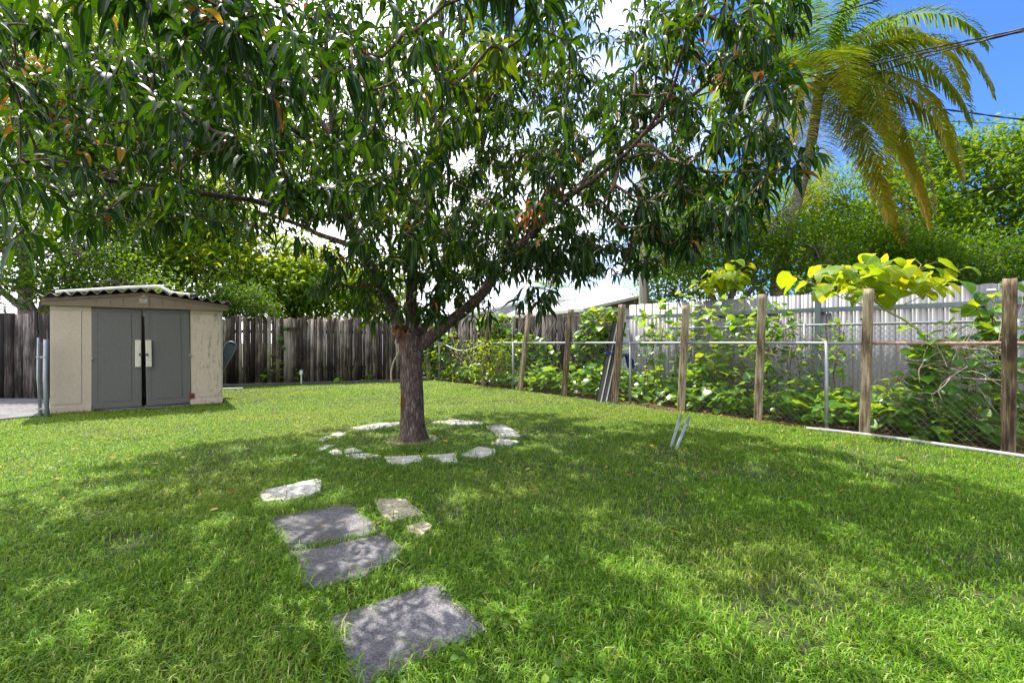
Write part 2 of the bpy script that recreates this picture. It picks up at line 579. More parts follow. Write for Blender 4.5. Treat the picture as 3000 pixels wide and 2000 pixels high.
M['louvre'] = rough_mat('brown gable louvre', [(0.3, (0.16, 0.10, 0.06)), (0.7, (0.30, 0.20, 0.13))], 4.0, (0.2, 0.2, 12), rough=0.8, bstr=0.3)
M['pole_wood'] = rough_mat('utility pole wood', [(0.3, (0.15, 0.13, 0.11)), (0.7, (0.40, 0.36, 0.32))], 9.0, (1, 1, 0.06), rough=0.9, bstr=0.5)
M['coconut'] = rough_mat('green coconut', [(0.3, (0.16, 0.17, 0.02)), (0.7, (0.34, 0.30, 0.05))], 6.0, rough=0.5, bstr=0.1)
M['fibre'] = rough_mat('palm fibre', [(0.3, (0.12, 0.07, 0.04)), (0.7, (0.34, 0.23, 0.14))], 12.0, rough=0.9, bstr=0.5)
M['black_iron'] = plain('black iron', (0.02, 0.02, 0.022), 0.5)


def shed_material(name, base, stain, mould, rough=0.55):
    m, nt, b = new_mat(name)
    v = mapping(nt, (1, 1, 1))
    n1 = noise(nt, v, 26.0, 6.0, 0.7)
    n2 = noise(nt, mapping(nt, (1, 1, 0.45)), 2.3, 6.0, 0.6)
    c = ramp(nt, n1, [(0.3, tuple(x * 0.86 for x in base)), (0.7, tuple(x * 1.06 for x in base))])
    c = mixc(nt, ramp(nt, n2, [(0.5, (0, 0, 0)), (0.8, (0.55, 0.55, 0.55))]), c, stain)
    if mould:
        # a mouldy streak low and near the right-hand end of the shed front, with a shape of its own
        n3 = noise(nt, mapping(nt, (7, 1, 1.6)), 2.0, 5.0, 0.7)
        sp = N(nt, 'ShaderNodeSeparateXYZ')
        tc = N(nt, 'ShaderNodeTexCoord')
        nt.links.new(tc.outputs['Object'], sp.inputs[0])
        mr = N(nt, 'ShaderNodeMapRange')
        mr.inputs['From Min'].default_value = 1.9
        mr.inputs['From Max'].default_value = 2.25
        nt.links.new(sp.outputs['X'], mr.inputs['Value'])
        mu = N(nt, 'ShaderNodeMath', operation='MULTIPLY')
        nt.links.new(mr.outputs[0], mu.inputs[0])
        rr = ramp(nt, n3, [(0.52, (0, 0, 0)), (0.68, (0.9, 0.9, 0.9))])
        nt.links.new(rr, mu.inputs[1])
        c = mixc(nt, mu.outputs[0], c, mould)
    nt.links.new(c, b.inputs['Base Color'])
    b.inputs['Roughness'].default_value = rough
    b.inputs['Specular IOR Level'].default_value = 0.35
    bump(nt, b, n1, 0.12, 0.004)
    return m


M['shed_wall'] = shed_material('tan resin panel', (0.42, 0.345, 0.265), (0.31, 0.255, 0.19), (0.06, 0.058, 0.028))
M['shed_door'] = shed_material('grey resin door', (0.098, 0.092, 0.085), (0.075, 0.070, 0.064), None, 0.5)
M['shed_trim'] = shed_material('brown resin trim', (0.17, 0.13, 0.088), (0.12, 0.09, 0.06), None)
M['shed_handle'] = shed_material('beige handle', (0.50, 0.46, 0.38), (0.38, 0.35, 0.28), None)
M['roof_sheet'] = rough_mat('weathered corrugated sheet', [(0.3, (0.12, 0.10, 0.085)), (0.7, (0.32, 0.29, 0.26))], 6.0, rough=0.6, bstr=0.1, spec=0.4)
M['red_plate'] = rough_mat('red rusted plate', [(0.3, (0.08, 0.012, 0.01)), (0.7, (0.16, 0.03, 0.025))], 20.0, rough=0.7, bstr=0.2)
M['lounger_mesh'] = rough_mat('grey lounger mesh', [(0.3, (0.10, 0.11, 0.13)), (0.7, (0.30, 0.31, 0.33))], 60.0, rough=0.7, bstr=0.4)


# ------------------------------------------------------------------ leaves
def strips(P, D0, L, W, droop, nseg, prof, fold=0.25, roll=None, up=(0, 0, 1)):
    """many leaves at once: each a folded strip that bends towards the ground. returns V, F, across"""
    n = len(P)
    D0 = nrm(D0)
    down = np.array([0, 0, -1.0])
    S = np.cross(D0, np.array(up, float))
    bad = np.linalg.norm(S, axis=1) < 0.05
    S[bad] = np.array([1.0, 0, 0])
    S = nrm(S)
    roll = np.zeros(n) if roll is None else roll
    p = P.copy()
    V = np.empty((n, nseg + 1, 3, 3))
    for k in range(nseg + 1):
        t = k / nseg
        D = nrm(D0 + (droop * t)[:, None] * down)
        Nn = nrm(np.cross(S, D))
        Sr = S * np.cos(roll)[:, None] + Nn * np.sin(roll)[:, None]
        Nr = np.cross(Sr, D)
        w = (W * prof[k] * 0.5)[:, None]
        V[:, k, 0] = p - Sr * w * math.cos(fold) + Nr * w * math.sin(fold)
        V[:, k, 1] = p
        V[:, k, 2] = p + Sr * w * math.cos(fold) + Nr * w * math.sin(fold)
        p = p + D * (L / nseg)[:, None]
    base = (np.arange(n) * (nseg + 1) * 3)[:, None, None]
    q = []
    for k in range(nseg):
        a = k * 3
        q += [[a, a + 1, a + 4, a + 3], [a + 1, a + 2, a + 5, a + 4]]
    F = (base + np.array(q)[None]).reshape(-1, 4)
    across = np.tile(np.array([1.0, 0.0, 1.0]), n * (nseg + 1))
    return V.reshape(-1, 3), F, across


class Leaves:
    def __init__(s):
        s.V, s.F, s.A, s.R, s.n = [], [], [], [], 0

    def add(s, P, D0, L, W, droop, nseg, prof, rnd, **kw):
        V, F, A = strips(P, D0, L, W, droop, nseg, prof, **kw)
        s.V.append(V)
        s.F.append(F + s.n)
        s.A.append(A)
        s.R.append(np.repeat(rnd, (nseg + 1) * 3))
        s.n += len(V)

    def build(s, name, mat, parent=None, loc=None):
        return mesh_obj(name, np.concatenate(s.V), np.concatenate(s.F), mat, parent,
                        {'rnd': np.concatenate(s.R), 'across': np.concatenate(s.A)}, True, loc)


LANCE = (0.10, 0.62, 0.98, 0.92, 0.55, 0.03)
LANCE4 = (0.15, 0.85, 1.0, 0.6, 0.03)
OVAL3 = (0.12, 1.0, 0.85, 0.05)
HEART = (0.62, 1.0, 0.92, 0.60, 0.04)


class Tubes:
    """many branches in one mesh"""
    def __init__(s):
        s.V, s.F, s.n = [], [], 0

    def add(s, path, rs, n=5):
        path = np.asarray(path, float)
        rs = np.full(len(path), rs) if np.isscalar(rs) else np.asarray(rs, float)
        t = nrm(np.gradient(path, axis=0))
        ax = nrm(path[-1] - path[0])
        ref = np.array([0, 0, 1.0]) if abs(ax[2]) < 0.85 else np.array([0, 1.0, 0])
        a = nrm(np.cross(t, ref))
        b = np.cross(a, t)
        an = np.arange(n) / n * 2 * math.pi
        V = path[:, None] + rs[:, None, None] * (np.cos(an)[None, :, None] * a[:, None] + np.sin(an)[None, :, None] * b[:, None])
        s.V.append(V.reshape(-1, 3))
        i = np.arange(len(path) - 1)[:, None] * n
        j = np.arange(n)[None]
        F = np.stack([i + j, i + (j + 1) % n, i + n + (j + 1) % n, i + n + j], -1).reshape(-1, 4)
        s.F.append(F + s.n)
        s.n += len(path) * n

    def build(s, name, mat, parent=None, loc=None):
        return mesh_obj(name, np.concatenate(s.V), np.concatenate(s.F), mat, parent, None, True, loc)


def smooth_path(pts, step=0.12):
    pts = np.array(pts, float)
    ext = np.vstack([2 * pts[0] - pts[1], pts, 2 * pts[-1] - pts[-2]])
    out = []
    for i in range(1, len(ext) - 2):
        p0, p1, p2, p3 = ext[i - 1:i + 3]
        m = max(2, int(np.linalg.norm(p2 - p1) / step))
        for t in np.arange(m) / m:
            out.append(0.5 * ((2 * p1) + (-p0 + p2) * t + (2 * p0 - 5 * p1 + 4 * p2 - p3) * t * t + (-p0 + 3 * p1 - 3 * p2 + p3) * t ** 3))
    out.append(ext[-2])
    return np.array(out)


def inside(poly, P):
    poly = np.asarray(poly)[:, :2]
    x, y = P[:, 0], P[:, 1]
    r = np.zeros(len(P), bool)
    n = len(poly)
    for i in range(n):
        x1, y1 = poly[i]
        x2, y2 = poly[(i + 1) % n]
        c = ((y1 > y) != (y2 > y)) & (x < (x2 - x1) * (y - y1) / (y2 - y1 + 1e-12) + x1)
        r ^= c
    return r


# ================================================================== SETTING
def fence_line(d):                       # the lawn's chain-link line
    return 9.871 - 0.78 * d


def on_fence(px, off=0.0):
    k = (px - 1500) / FPX
    d = 9.871 / (k + 0.78)
    return np.array([k * d, d, 0.0]) + off * np.array([-0.788, -0.615, 0])


FT = np.array([-0.615, 0.788, 0.0])      # along the fence, away from the camera
FN = np.array([-0.788, -0.615, 0.0])     # towards the lawn
F0 = np.array([fence_line(5.45), 5.45, 0.0])

g = MB().add([(-400, -120, -0.012), (400, -120, -0.012), (400, 700, -0.012), (-400, 700, -0.012)], [(0, 1, 2, 3)]).build('ground', M['lawn'])
kind(g, 'structure')
# planting bed behind the chain link, with leaf litter
bed_a = F0 - FT * 5 - FN * 0.02
bed_b = F0 + FT * 14.2 - FN * 0.02
edge = [bed_a + (bed_b - bed_a) * t + FN * (0.10 + 0.12 * vnoise(np.array([t * 23.0, 1.5, 0.5]))) for t in np.linspace(0, 1, 60)]
edge = [np.array([e[0], e[1], -0.004]) for e in edge]
far = [np.array([-2.2, 17.6, -0.004]), np.array([12.0, 4.0, -0.004])]
kind(MB().add(edge + far, [tuple(range(len(edge) + 2))]).build('planting_bed_soil', M['litter']), 'structure')
# bare soil at the foot of the timber fences
kind(MB().add([(-13, 9.6, -0.006), (-8.2, 9.8, -0.006), (-7.2, 13.0, -0.006), (-3.2, 14.7, -0.006), (-2.4, 16.4, -0.006), (-9, 15, -0.006), (-14, 11, -0.006)],
              [tuple(range(7))]).build('soil_strip', M['soil']), 'structure')
# concrete path at the left
pth = [G(-420, 1176), G(150, 1168), G(170, 1205), G(112, 1221), G(0, 1232), G(-300, 1262), G(-500, 1270)]
kind(MB().prism(pth, -0.05, 0.03).build('concrete_path', M['concrete'], bevel=0.006), 'structure')


# ================================================================== MANGO TREE
T0 = np.array([-1.255, 6.13, 0.0])
mango = tag(empty('mango_tree', T0), 'broad spreading mango tree with long hanging leaves in the middle of the lawn', 'tree')


def grow_mango():
    limbs = [
        ([(1182, 1000, 6.12), (1165, 940, 6.14), (1130, 860, 6.2), (1060, 730, 6.2), (1005, 560, 6.1), (978, 400, 6.0), (966, 230, 5.9), (960, 60, 5.8), (950, -150, 5.7), (930, -420, 5.6)], 0.088, 0.02),
        ([(1210, 1005, 6.13), (1203, 860, 6.2), (1215, 700, 6.3), (1250, 500, 6.4), (1272, 300, 6.5), (1290, 100, 6.5), (1300, -150, 6.5), (1320, -420, 6.5)], 0.085, 0.02),
        ([(1232, 1010, 6.13), (1300, 955, 6.0), (1400, 870, 5.9), (1470, 770, 5.8), (1560, 680, 5.6), (1680, 560, 5.5), (1820, 440, 5.3), (1960, 330, 5.1), (2080, 240, 5.0)], 0.088, 0.016),
        ([(1226, 1000, 6.2), (1275, 880, 6.4), (1300, 760, 6.6), (1340, 620, 6.8), (1420, 420, 7.0), (1480, 200, 7.1), (1500, 0, 7.1), (1520, -250, 7.0)], 0.05, 0.015),
        ([(1060, 730, 6.2), (950, 690, 6.4), (820, 640, 6.6), (680, 605, 6.7), (500, 590, 6.7), (360, 560, 6.6)], 0.042, 0.012),
        ([(1012, 590, 6.1), (900, 560, 5.7), (780, 510, 5.0), (650, 440, 4.3), (560, 350, 3.7), (470, 305, 3.2)], 0.045, 0.012),
        ([(990, 480, 6.05), (860, 380, 5.2), (720, 300, 4.4), (640, 200, 3.7), (600, 130, 3.1), (620, 60, 2.6)], 0.038, 0.010),
        ([(1020, 640, 6.15), (800, 600, 5.6), (560, 560, 4.8), (340, 540, 4.0), (180, 500, 3.2), (60, 470, 2.6)], 0.04, 0.010),
        ([(1215, 700, 6.3), (1180, 560, 6.8), (1120, 400, 7.3), (1080, 200, 7.7), (1060, 0, 7.9), (1040, -200, 7.9)], 0.05, 0.015),
        ([(1218, 690, 6.25), (1240, 600, 5.5), (1262, 500, 4.7), (1280, 330, 4.0), (1260, 180, 3.3), (1230, 80, 2.8)], 0.036, 0.010),
        ([(1400, 870, 5.9), (1480, 740, 6.4), (1560, 620, 6.9), (1700, 480, 7.3), (1830, 350, 7.5), (1930, 180, 7.5)], 0.045, 0.012),
        ([(1560, 680, 5.6), (1700, 560, 4.9), (1850, 430, 4.4), (1960, 280, 4.1), (2010, 120, 3.8)], 0.036, 0.010),
        ([(1250, 500, 6.4), (1400, 330, 5.8), (1540, 180, 5.0), (1600, 60, 4.2), (1640, -60, 3.6)], 0.036, 0.010),
        ([(978, 400, 6.0), (800, 200, 6.4), (620, 40, 6.7), (450, -120, 6.9)], 0.04, 0.012),
        ([(966, 230, 5.9), (860, 60, 5.0), (760, -60, 4.2), (640, -200, 3.6)], 0.036, 0.010),
        ([(1300, 760, 6.6), (1400, 640, 7.6), (1480, 520, 8.5), (1560, 420, 9.2)], 0.032, 0.010),
        ([(1120, 400, 7.3), (960, 330, 8.2), (840, 280, 8.9)], 0.032, 0.010),
    ]
    nodes, par, tan = [], [], []
    paths = []
    for pts, r0, r1 in limbs:
        p = smooth_path([PT(*q) for q in pts], 0.13)
        k = len(p)
        w = np.sin(np.linspace(0, 1, k) * math.pi)[:, None]
        jit = np.stack([fbm(np.stack([p[:, 2] * 2 + 11, p[:, 0] * 2, np.full(k, c)], -1)) for c in (1.5, 7.5, 13.5)], -1) - 0.5
        p = p + w * jit * 0.22
        st = len(nodes)
        for i in range(k):
            nodes.append(p[i])
            par.append(st + i - 1 if i else -1)
        t = np.gradient(p, axis=0)
        tan += list(nrm(t))
        paths.append((list(range(st, st + k)), r0, r1))
    # where the leaf rosettes sit
    C = np.array([-1.1, 5.65, 3.55])
    pts = []
    while len(pts) < 2650:
        q = C + rng.uniform(-1, 1, (6000, 3)) * np.array([4.3, 4.3, 3.3])
        v = (q - C) / np.array([3.8, 3.85, 1.0])
        dh = np.hypot(v[:, 0], v[:, 1])
        hz = np.where(v[:, 2] > 0, v[:, 2] / 2.9, np.abs(v[:, 2]) / 1.75)
        lump = 0.84 + 0.34 * fbm(nrm(v * np.array([1, 1, 0.4])) * 2.3 + 5.0)
        rr = np.where(v[:, 2] > 0, dh ** 2.2 + hz ** 2.2, dh ** 3.0 + hz ** 4.0) ** 0.4 / lump
        x, y, z = q.T
        zlow = 1.98 + 0.5 * (fbm(q * np.array([0.9, 0.9, 0]) + 3.0) - 0.5)
        zlow += 0.9 * np.clip((-1.6 - x) / 0.7, 0, 1) * np.clip((y - 3.6) / 1.2, 0, 1)
        zlow += 0.45 * np.clip((y - 6.9) / 1.2, 0, 1)
        zlow += 0.35 * np.clip((x - 1.6) / 1.2, 0, 1) * np.clip((3.9 - y) / 0.8, 0, 1)
        rt = np.hypot(x - T0[0], y - T0[1])
        zlow = np.where(rt < 1.1, 1.7, zlow)
        ok = (z > zlow) & (rr < 1) & (rng.random(6000) < 0.35 + 0.65 * rr) & (fbm(q * 1.25 + 31.0, 2) > 0.42)
        ok &= ~((y < 1.75) | (np.linalg.norm(q - np.array([0, 0, EYE]), axis=1) < 2.0))
        ok &= ~((np.abs(x) < 0.5 * y) & (y < 3.0) & (z < EYE + 0.47 * y))   # open underneath in front of the trunk
        # skirt dense; crown thinned out of view and high up to let sun through
        ok &= rng.random(6000) < np.where(z > EYE + 0.76 * y, 0.05, np.where(z > 4.6, 0.45, 1.0)) * np.where(y > 5.6, 1.0, 0.8)
        pts += list(q[ok])
    pts = pts[:2650]
    # sprouts low on the fork and the low hanging sprays
    for k in range(90):
        a = rng.random() * 6.28
        rr = 0.15 + 0.85 * rng.random()
        pts.append(T0 + np.array([rr * math.cos(a) + 0.1, rr * math.sin(a) * 0.8 - 0.2, 1.28 + rr * 0.25 + 1.25 * rng.random()]))
    low = [(1570, 870, 4.6), (1545, 840, 4.7), (1530, 880, 4.6), (1585, 905, 4.6), (1610, 850, 4.7), (1500, 800, 4.9), (1440, 780, 5.0), (1700, 700, 5.2), (1660, 740, 5.0), (1790, 720, 5.0), (2080, 650, 4.7), (1930, 690, 5.0), (1600, 880, 4.7), (1620, 790, 5.0), (1900, 760, 4.9), (1960, 720, 4.9), (2010, 690, 4.8), (1840, 770, 5.1),
           (930, 850, 5.3), (960, 800, 5.4), (1010, 770, 5.5), (880, 720, 5.4), (1750, 730, 5.2), (1690, 770, 5.1), (2150, 600, 4.4), (2230, 560, 4.2), (2280, 500, 4.1), (2300, 420, 4.1),
           (1240, 480, 3.1), (1262, 500, 3.3), (610, 60, 2.3), (690, 90, 2.2), (640, 20, 2.4), (370, 285, 2.7), (330, 300, 2.9), (440, 300, 3.0), (810, 285, 2.6), (560, 350, 3.2),
           (1240, 120, 2.7), (1030, 140, 2.6), (1560, 60, 2.8), (60, 520, 2.4), (10, 560, 2.3), (130, 560, 2.6), (490, 620, 3.6), (280, 640, 3.2), (40, 700, 2.6), (190, 610, 2.9), (480, 560, 3.4),
           (20, 220, 2.7), (120, 80, 2.6), (60, 330, 2.5), (200, 160, 2.9), (1780, 240, 4.0), (1900, 120, 3.6)]
    for q in low:
        pts.append(PT(*q))
    pts = np.array(pts)
    base = np.array(nodes)
    dist = np.min(np.linalg.norm(pts[:, None] - base[None, ::3], axis=2), axis=1)
    order = np.argsort(dist)
    cap = len(nodes) + 40000
    NA = np.empty((cap, 3))
    NA[:len(nodes)] = base
    cnt = len(nodes)
    tips, tip_dir = [], []
    for i in order:
        p = pts[i]
        dv = NA[:cnt] - p
        dd = np.einsum('ij,ij->i', dv, dv)
        # prefer nodes that are lower and nearer to the trunk
        pen = dd + 0.10 * np.maximum(0, dv[:, 2]) + 0.02 * np.hypot(NA[:cnt, 0] - T0[0], NA[:cnt, 1] - T0[1])
        j = int(np.argmin(pen))
        a = NA[j]
        L = np.linalg.norm(p - a)
        m = max(2, int(L / 0.2))
        c = (a + p) / 2 + np.array([0, 0, 0.16 * L]) + (tan[j] * 0.22 * L) + rng.normal(size=3) * 0.05 * L
        ids = [j]
        for t in np.arange(1, m + 1) / m:
            q = (1 - t) ** 2 * a + 2 * t * (1 - t) * c + t * t * p
            NA[cnt] = q
            par.append(ids[-1])
            tan.append(nrm(2 * (1 - t) * (c - a) + 2 * t * (p - c)))
            ids.append(cnt)
            cnt += 1
        paths.append((ids, None, None))
        tips.append(cnt - 1)
        tip_dir.append(tan[-1])
    NA = NA[:cnt]
    load = np.zeros(cnt)
    for t in tips:
        load[t] += 1
    for i in range(cnt - 1, -1, -1):
        if par[i] >= 0:
            load[par[i]] += load[i]
    rad = 0.0038 * np.maximum(load, 1) ** 0.40
    trunk, twigs = Tubes(), Tubes()
    for ids, r0, r1 in paths:
        P = NA[ids]
        if r0:
            t = np.linspace(0, 1, len(ids))
            rr = r0 + (r1 - r0) * t ** 0.8
            rr *= 1 + 0.22 * (fbm(P * 6.0) - 0.5)
            trunk.add(P, rr, 10)
        else:
            rr = np.minimum(rad[ids], 0.026)
            rr[0] = min(rr[0], rr[1] * 1.25)
            twigs.add(P, rr, 5)
    # the bole: flared foot, slightly lumpy, merging into the fork
    n, zs = 40, np.concatenate([np.linspace(-0.08, 0.3, 12), np.linspace(0.34, 1.36, 34)])
    an = np.arange(n) / n * 2 * math.pi
    rings = []
    for z in zs:
        r = 0.146 + 0.045 * math.exp(-max(z, 0) / 0.13) * (1 + 0.55 * np.sin(an * 5 + 0.7) + 0.3 * np.sin(an * 3 + 2.0)) + 0.03 * max(0, (z - 0.95) / 0.4) - 0.012 * min(1, max(0, z) / 0.9)
        if z > 1.22:
            r *= 1 - 0.55 * ((z - 1.22) / 0.14) ** 2
        cx = T0[0] - 0.02 * z + 0.0
        ring = np.stack([np.cos(an), np.sin(an), np.full(n, z)], -1)
        lump = fbm(np.stack([np.cos(an) * 1.6 + 4, np.sin(an) * 1.6, np.full(n, z * 1.7)], -1), 3) - 0.5
        fine = fbm(np.stack([np.cos(an) * 7, np.sin(an) * 7 + 9, np.full(n, z * 5.0)], -1), 3) - 0.5
        rr = r * (1 + 0.22 * lump) + 0.022 * fine
        rings.append(np.stack([cx + np.cos(an) * rr, T0[1] + np.sin(an) * rr, np.full(n, z)], -1))
    trunk.V.append(np.array(rings).reshape(-1, 3))
    i = np.arange(len(zs) - 1)[:, None] * n
    j = np.arange(n)[None]
    trunk.F.append(np.stack([i + j, i + (j + 1) % n, i + n + (j + 1) % n, i + n + j], -1).reshape(-1, 4) + trunk.n)
    trunk.n += len(zs) * n
    trunk.build('trunk', M['bark'], mango)
    twigs.build('branches', M['twig'], mango)
    # rosettes of long drooping leaves
    tp, td = NA[tips], np.array(tip_dir)
    ax = nrm(td + np.array([0, 0, 0.35]))
    Ps, Ds, Ls, Ws, Dr, Rn, Ro = [], [], [], [], [], [], []
    flush = fbm(tp * 0.9 + 50.0)
    for k in range(len(tp)):
        m = int(rng.integers(9, 15))
        e1 = nrm(np.cross(ax[k], np.array([0.3, 0.2, 0.93])))
        e2 = np.cross(ax[k], e1)
        ph = rng.random() * 6.28 + 2.399 * np.arange(m)
        el = np.linspace(-0.35, 0.75, m) + rng.normal(size=m) * 0.12
        d = np.cos(el)[:, None] * (np.cos(ph)[:, None] * e1 + np.sin(ph)[:, None] * e2) + np.sin(el)[:, None] * ax[k]
        s = rng.uniform(0.8, 1.18)
        Ps.append(tp[k] + ax[k] * np.linspace(-0.10, 0.02, m)[:, None])
        Ds.append(d)
        Ls.append(s * rng.uniform(0.125, 0.235, m))
        Ws.append(s * rng.uniform(0.031, 0.048, m))
        Dr.append(rng.uniform(1.4, 4.2, m))
        base = np.clip((flush[k] - 0.3) * 1.3, 0, 0.75)
        rn = np.clip(base * 0.9 + rng.normal(size=m) * 0.16 + 0.05, 0, 0.96)
        odd = rng.random(m)
        rn = np.where(odd < 0.012, rng.uniform(0.985, 1.0, m), rn)
        if rng.random() < 0.012:
            rn = np.where(rng.random(m) < 0.8, 1.0, rn)
        Rn.append(rn)
        Ro.append(rng.normal(size=m) * 0.45)
    lv = Leaves()
    cat = np.concatenate
    L, W = cat(Ls), cat(Ws)
    lv.add(cat(Ps), cat(Ds), L, W, cat(Dr), 5, LANCE, cat(Rn), fold=0.3, roll=cat(Ro))
    lv.build('crown', M['mango_leaf'], mango)


grow_mango()


# ================================================================== SHED
SA = np.array([-7.9, 8.27, 0.0])
SHW = 2.545
shed = tag(empty('garden_shed', SA, math.atan2(0.59, 0.807)), 'tan plastic garden shed with two grey doors and a corrugated roof', 'shed')


def shed_build():
    zt = 1.87
    w = MB()
    w.box((0.015, 0.84, zt / 2), (0.03, 1.60, zt))                  # left wall
    w.box((SHW - 0.015, 0.84, zt / 2), (0.03, 1.60, zt))            # right wall
    w.box((SHW / 2, 1.655, zt / 2), (SHW, 0.03, zt))                # back wall
    w.add([(0, 1.64, zt), (SHW, 1.64, zt), (SHW, 1.64, 1.97), (SHW / 2, 1.64, 2.15), (0, 1.64, 1.97)], [(0, 1, 2, 3, 4)])
    w.box((SHW / 2, 0.075, zt - 0.05), (SHW - 0.07, 0.03, 0.22))     # header behind the doors
    w.build('wall', M['shed_wall'], shed, local=True)
    MB().box((SHW / 2, 0.84, 0.015), (SHW - 0.07, 1.58, 0.03)).build('floor_panel', M['concrete'], shed, local=True)
    for x0, x1 in ((0.0, 0.54), (2.0, SHW)):
        p = MB()
        p.box(((x0 + x1) / 2, 0.02, zt / 2), (x1 - x0, 0.036, zt))
        f0, f1 = x0 + (0.02 if x0 < 1 else 0.12), x1 - (0.13 if x0 < 1 else 0.02)
        p.box(((f0 + f1) / 2, -0.001, 0.96), (f1 - f0 - 0.012, 0.012, 1.62))      # raised field
        p.box(((x0 + x1) / 2, -0.004, 0.055), (x1 - x0 - 0.004, 0.02, 0.10))      # foot moulding
        p.box(((x0 + x1) / 2, -0.002, zt - 0.045), (x1 - x0 - 0.004, 0.016, 0.085))
        p.build('front_panel', M['shed_wall'], shed, bevel=0.004, local=True)
    # doors: the right one stands slightly ajar and has dropped on its hinges
    for side in (0, 1):
        dw, dh = 0.702, 1.80
        d = MB()
        d.box((dw / 2, 0, dh / 2), (dw, 0.035, dh))
        d.box((dw / 2, -0.017, dh / 2 + 0.02), (dw * 0.58, 0.016, dh * 0.885))
        d.box((dw / 2, -0.018, 0.05), (dw - 0.012, 0.012, 0.085))
        d.box((dw / 2, -0.018, dh - 0.03), (dw - 0.012, 0.012, 0.045))
        for sx in (0.045, dw - 0.045):
            d.box((sx, -0.016, dh / 2), (0.07, 0.010, dh - 0.17))
        o = d.build('door', M['shed_door'], shed, bevel=0.004, local=True)
        h = MB()
        hx = dw - 0.050 if side == 0 else 0.052
        h.box((hx, -0.045, 0.985), (0.088, 0.055, 0.50))
        ho = h.build('handle', M['shed_handle'], o, bevel=0.012, local=True)
        k = MB()
        kx = dw - 0.018 if side == 0 else 0.022
        k.tube([(kx, -0.070, 0.965), (kx, -0.088, 0.965)], 0.026, 12)
        k.build('lock_boss', M['dark_metal'], o, local=True)
        if side == 0:
            o.location = (0.545, 0.02, 0.03)
            o.rotation_euler = (0, R(-0.15), R(0.0))
        else:
            o.location = (1.318, -0.004, 0.03)
            o.rotation_euler = (R(0.3), R(-1.15), R(1.6))
            MB().box((dw + 0.002, -0.028, 0.135), (0.085, 0.02, 0.10)).build('hinge_plate', M['red_plate'], o, bevel=0.003, local=True)
    for hx, hz in ((0.543, 0.93), (1.998, 0.97)):
        MB().box((hx, -0.018, hz), (0.035, 0.03, 0.035)).build('door_catch', M['galv'], shed, bevel=0.004, local=True)
    # gable fascia with a curved lower trim, siding lines and a vent
    f = MB()
    x0, x1, xm = -0.09, SHW + 0.09, SHW / 2

    def top(x):
        return 1.965 + (2.145 - 1.965) * (1 - abs(x - xm) / (x1 - xm))
    xs = np.linspace(x0, x1, 41)
    vs = [(x, y, z) for x in xs for y, z in ((-0.09, zt - 0.015), (-0.09, top(x)), (0.03, top(x)), (0.03, zt - 0.015))]
    fs = []
    for i in range(40):
        a = i * 4
        fs += [(a, a + 4, a + 5, a + 1), (a + 1, a + 5, a + 6, a + 2), (a + 2, a + 6, a + 7, a + 3), (a + 3, a + 7, a + 4, a)]
    fs += [(0, 1, 2, 3), (160, 163, 162, 161)]
    f.add(vs, fs)
    for x in (0.80, 0.98, 1.55, 1.75, 1.0 - 0.4, 1.94):
        f.box((x, -0.093, (zt + top(x) - 0.05) / 2 + 0.01), (0.006, 0.008, top(x) - zt - 0.06))
    for s in (-1, 1):                                              # raised eave trim that follows the pitch
        xa, xb = (x0, xm) if s < 0 else (xm, x1)
        pts = [(x, -0.098, top(x) - 0.05) for x in np.linspace(xa, xb, 9)]
        f.tube(pts, 0.008, 6)
    f.box((xm, -0.097, zt + 0.105), (0.17, 0.014, 0.235))
    f.build('gable_fascia', M['shed_trim'], shed, local=True)
    v = MB()
    for i, zz in enumerate((1.955, 1.985, 2.015)):
        v.box((xm, -0.106, zz), (0.125, 0.02, 0.012), np.array(Matrix.Rotation(R(25), 3, 'X')))
    v.box((xm, -0.104, 2.075), (0.045, 0.014, 0.010))
    v.build('gable_vent', M['shed_handle'], shed, local=True)
    # corrugated roof, two pitches, wavy at its front edge
    nx, nv = 240, 6
    xs = np.linspace(x0 - 0.05, x1 + 0.05, nx)
    V = []
    for v_ in np.linspace(-0.20, 1.78, nv):
        for x in xs:
            V.append((x, v_, top(np.clip(x, x0, x1)) - 0.03 * 0 + 0.055 + 0.030 * math.sin(x / 0.172 * 2 * math.pi + 0.6) - 0.12 * max(0, abs(x - xm) - (x1 - xm))))
    V = np.array(V)
    i = np.arange(nv - 1)[:, None] * nx
    j = np.arange(nx - 1)[None]
    F = np.stack([i + j, i + j + 1, i + nx + j + 1, i + nx + j], -1).reshape(-1, 4)
    n = len(V)
    Vb = V - np.array([0, 0, 0.012])
    rim = np.concatenate([np.stack([j[0], j[0] + 1, j[0] + 1 + n, j[0] + n], -1), np.stack([(nv - 1) * nx + j[0], (nv - 1) * nx + j[0] + 1, (nv - 1) * nx + j[0] + 1 + n, (nv - 1) * nx + j[0] + n], -1)])
    ro = mesh_obj('roof', np.vstack([V, Vb]), [F, F[:, ::-1] + n, rim], M['roof_sheet'], None, None, True)
    ro.parent = shed
    # white plastic pipe lying across the roof
    Mx = Matrix.Translation(Vector(SA)) @ Matrix.Rotation(math.atan2(0.59, 0.807), 4, 'Z')

    def Wd(x, y, z):
        return np.array(Mx @ Vector((x, y, z)))
    pp = smooth_path([Wd(0.05, 0.15, 2.10), Wd(0.55, 0.13, 2.17), Wd(1.0, 0.11, 2.235), Wd(1.48, 0.10, 2.285), Wd(1.56, 0.08, 2.27), Wd(1.68, 0.04, 2.19), Wd(1.78, 0.0, 2.165), Wd(2.02, -0.03, 2.15)], 0.05)
    pr = tag(empty('drain_pipe', pp[0]), 'white plastic pipe lying bent across the shed roof', 'pipe')
    MB().tube(pp, 0.027, 12).build('pipe_run', M['white_pvc'], pr, smooth=True)
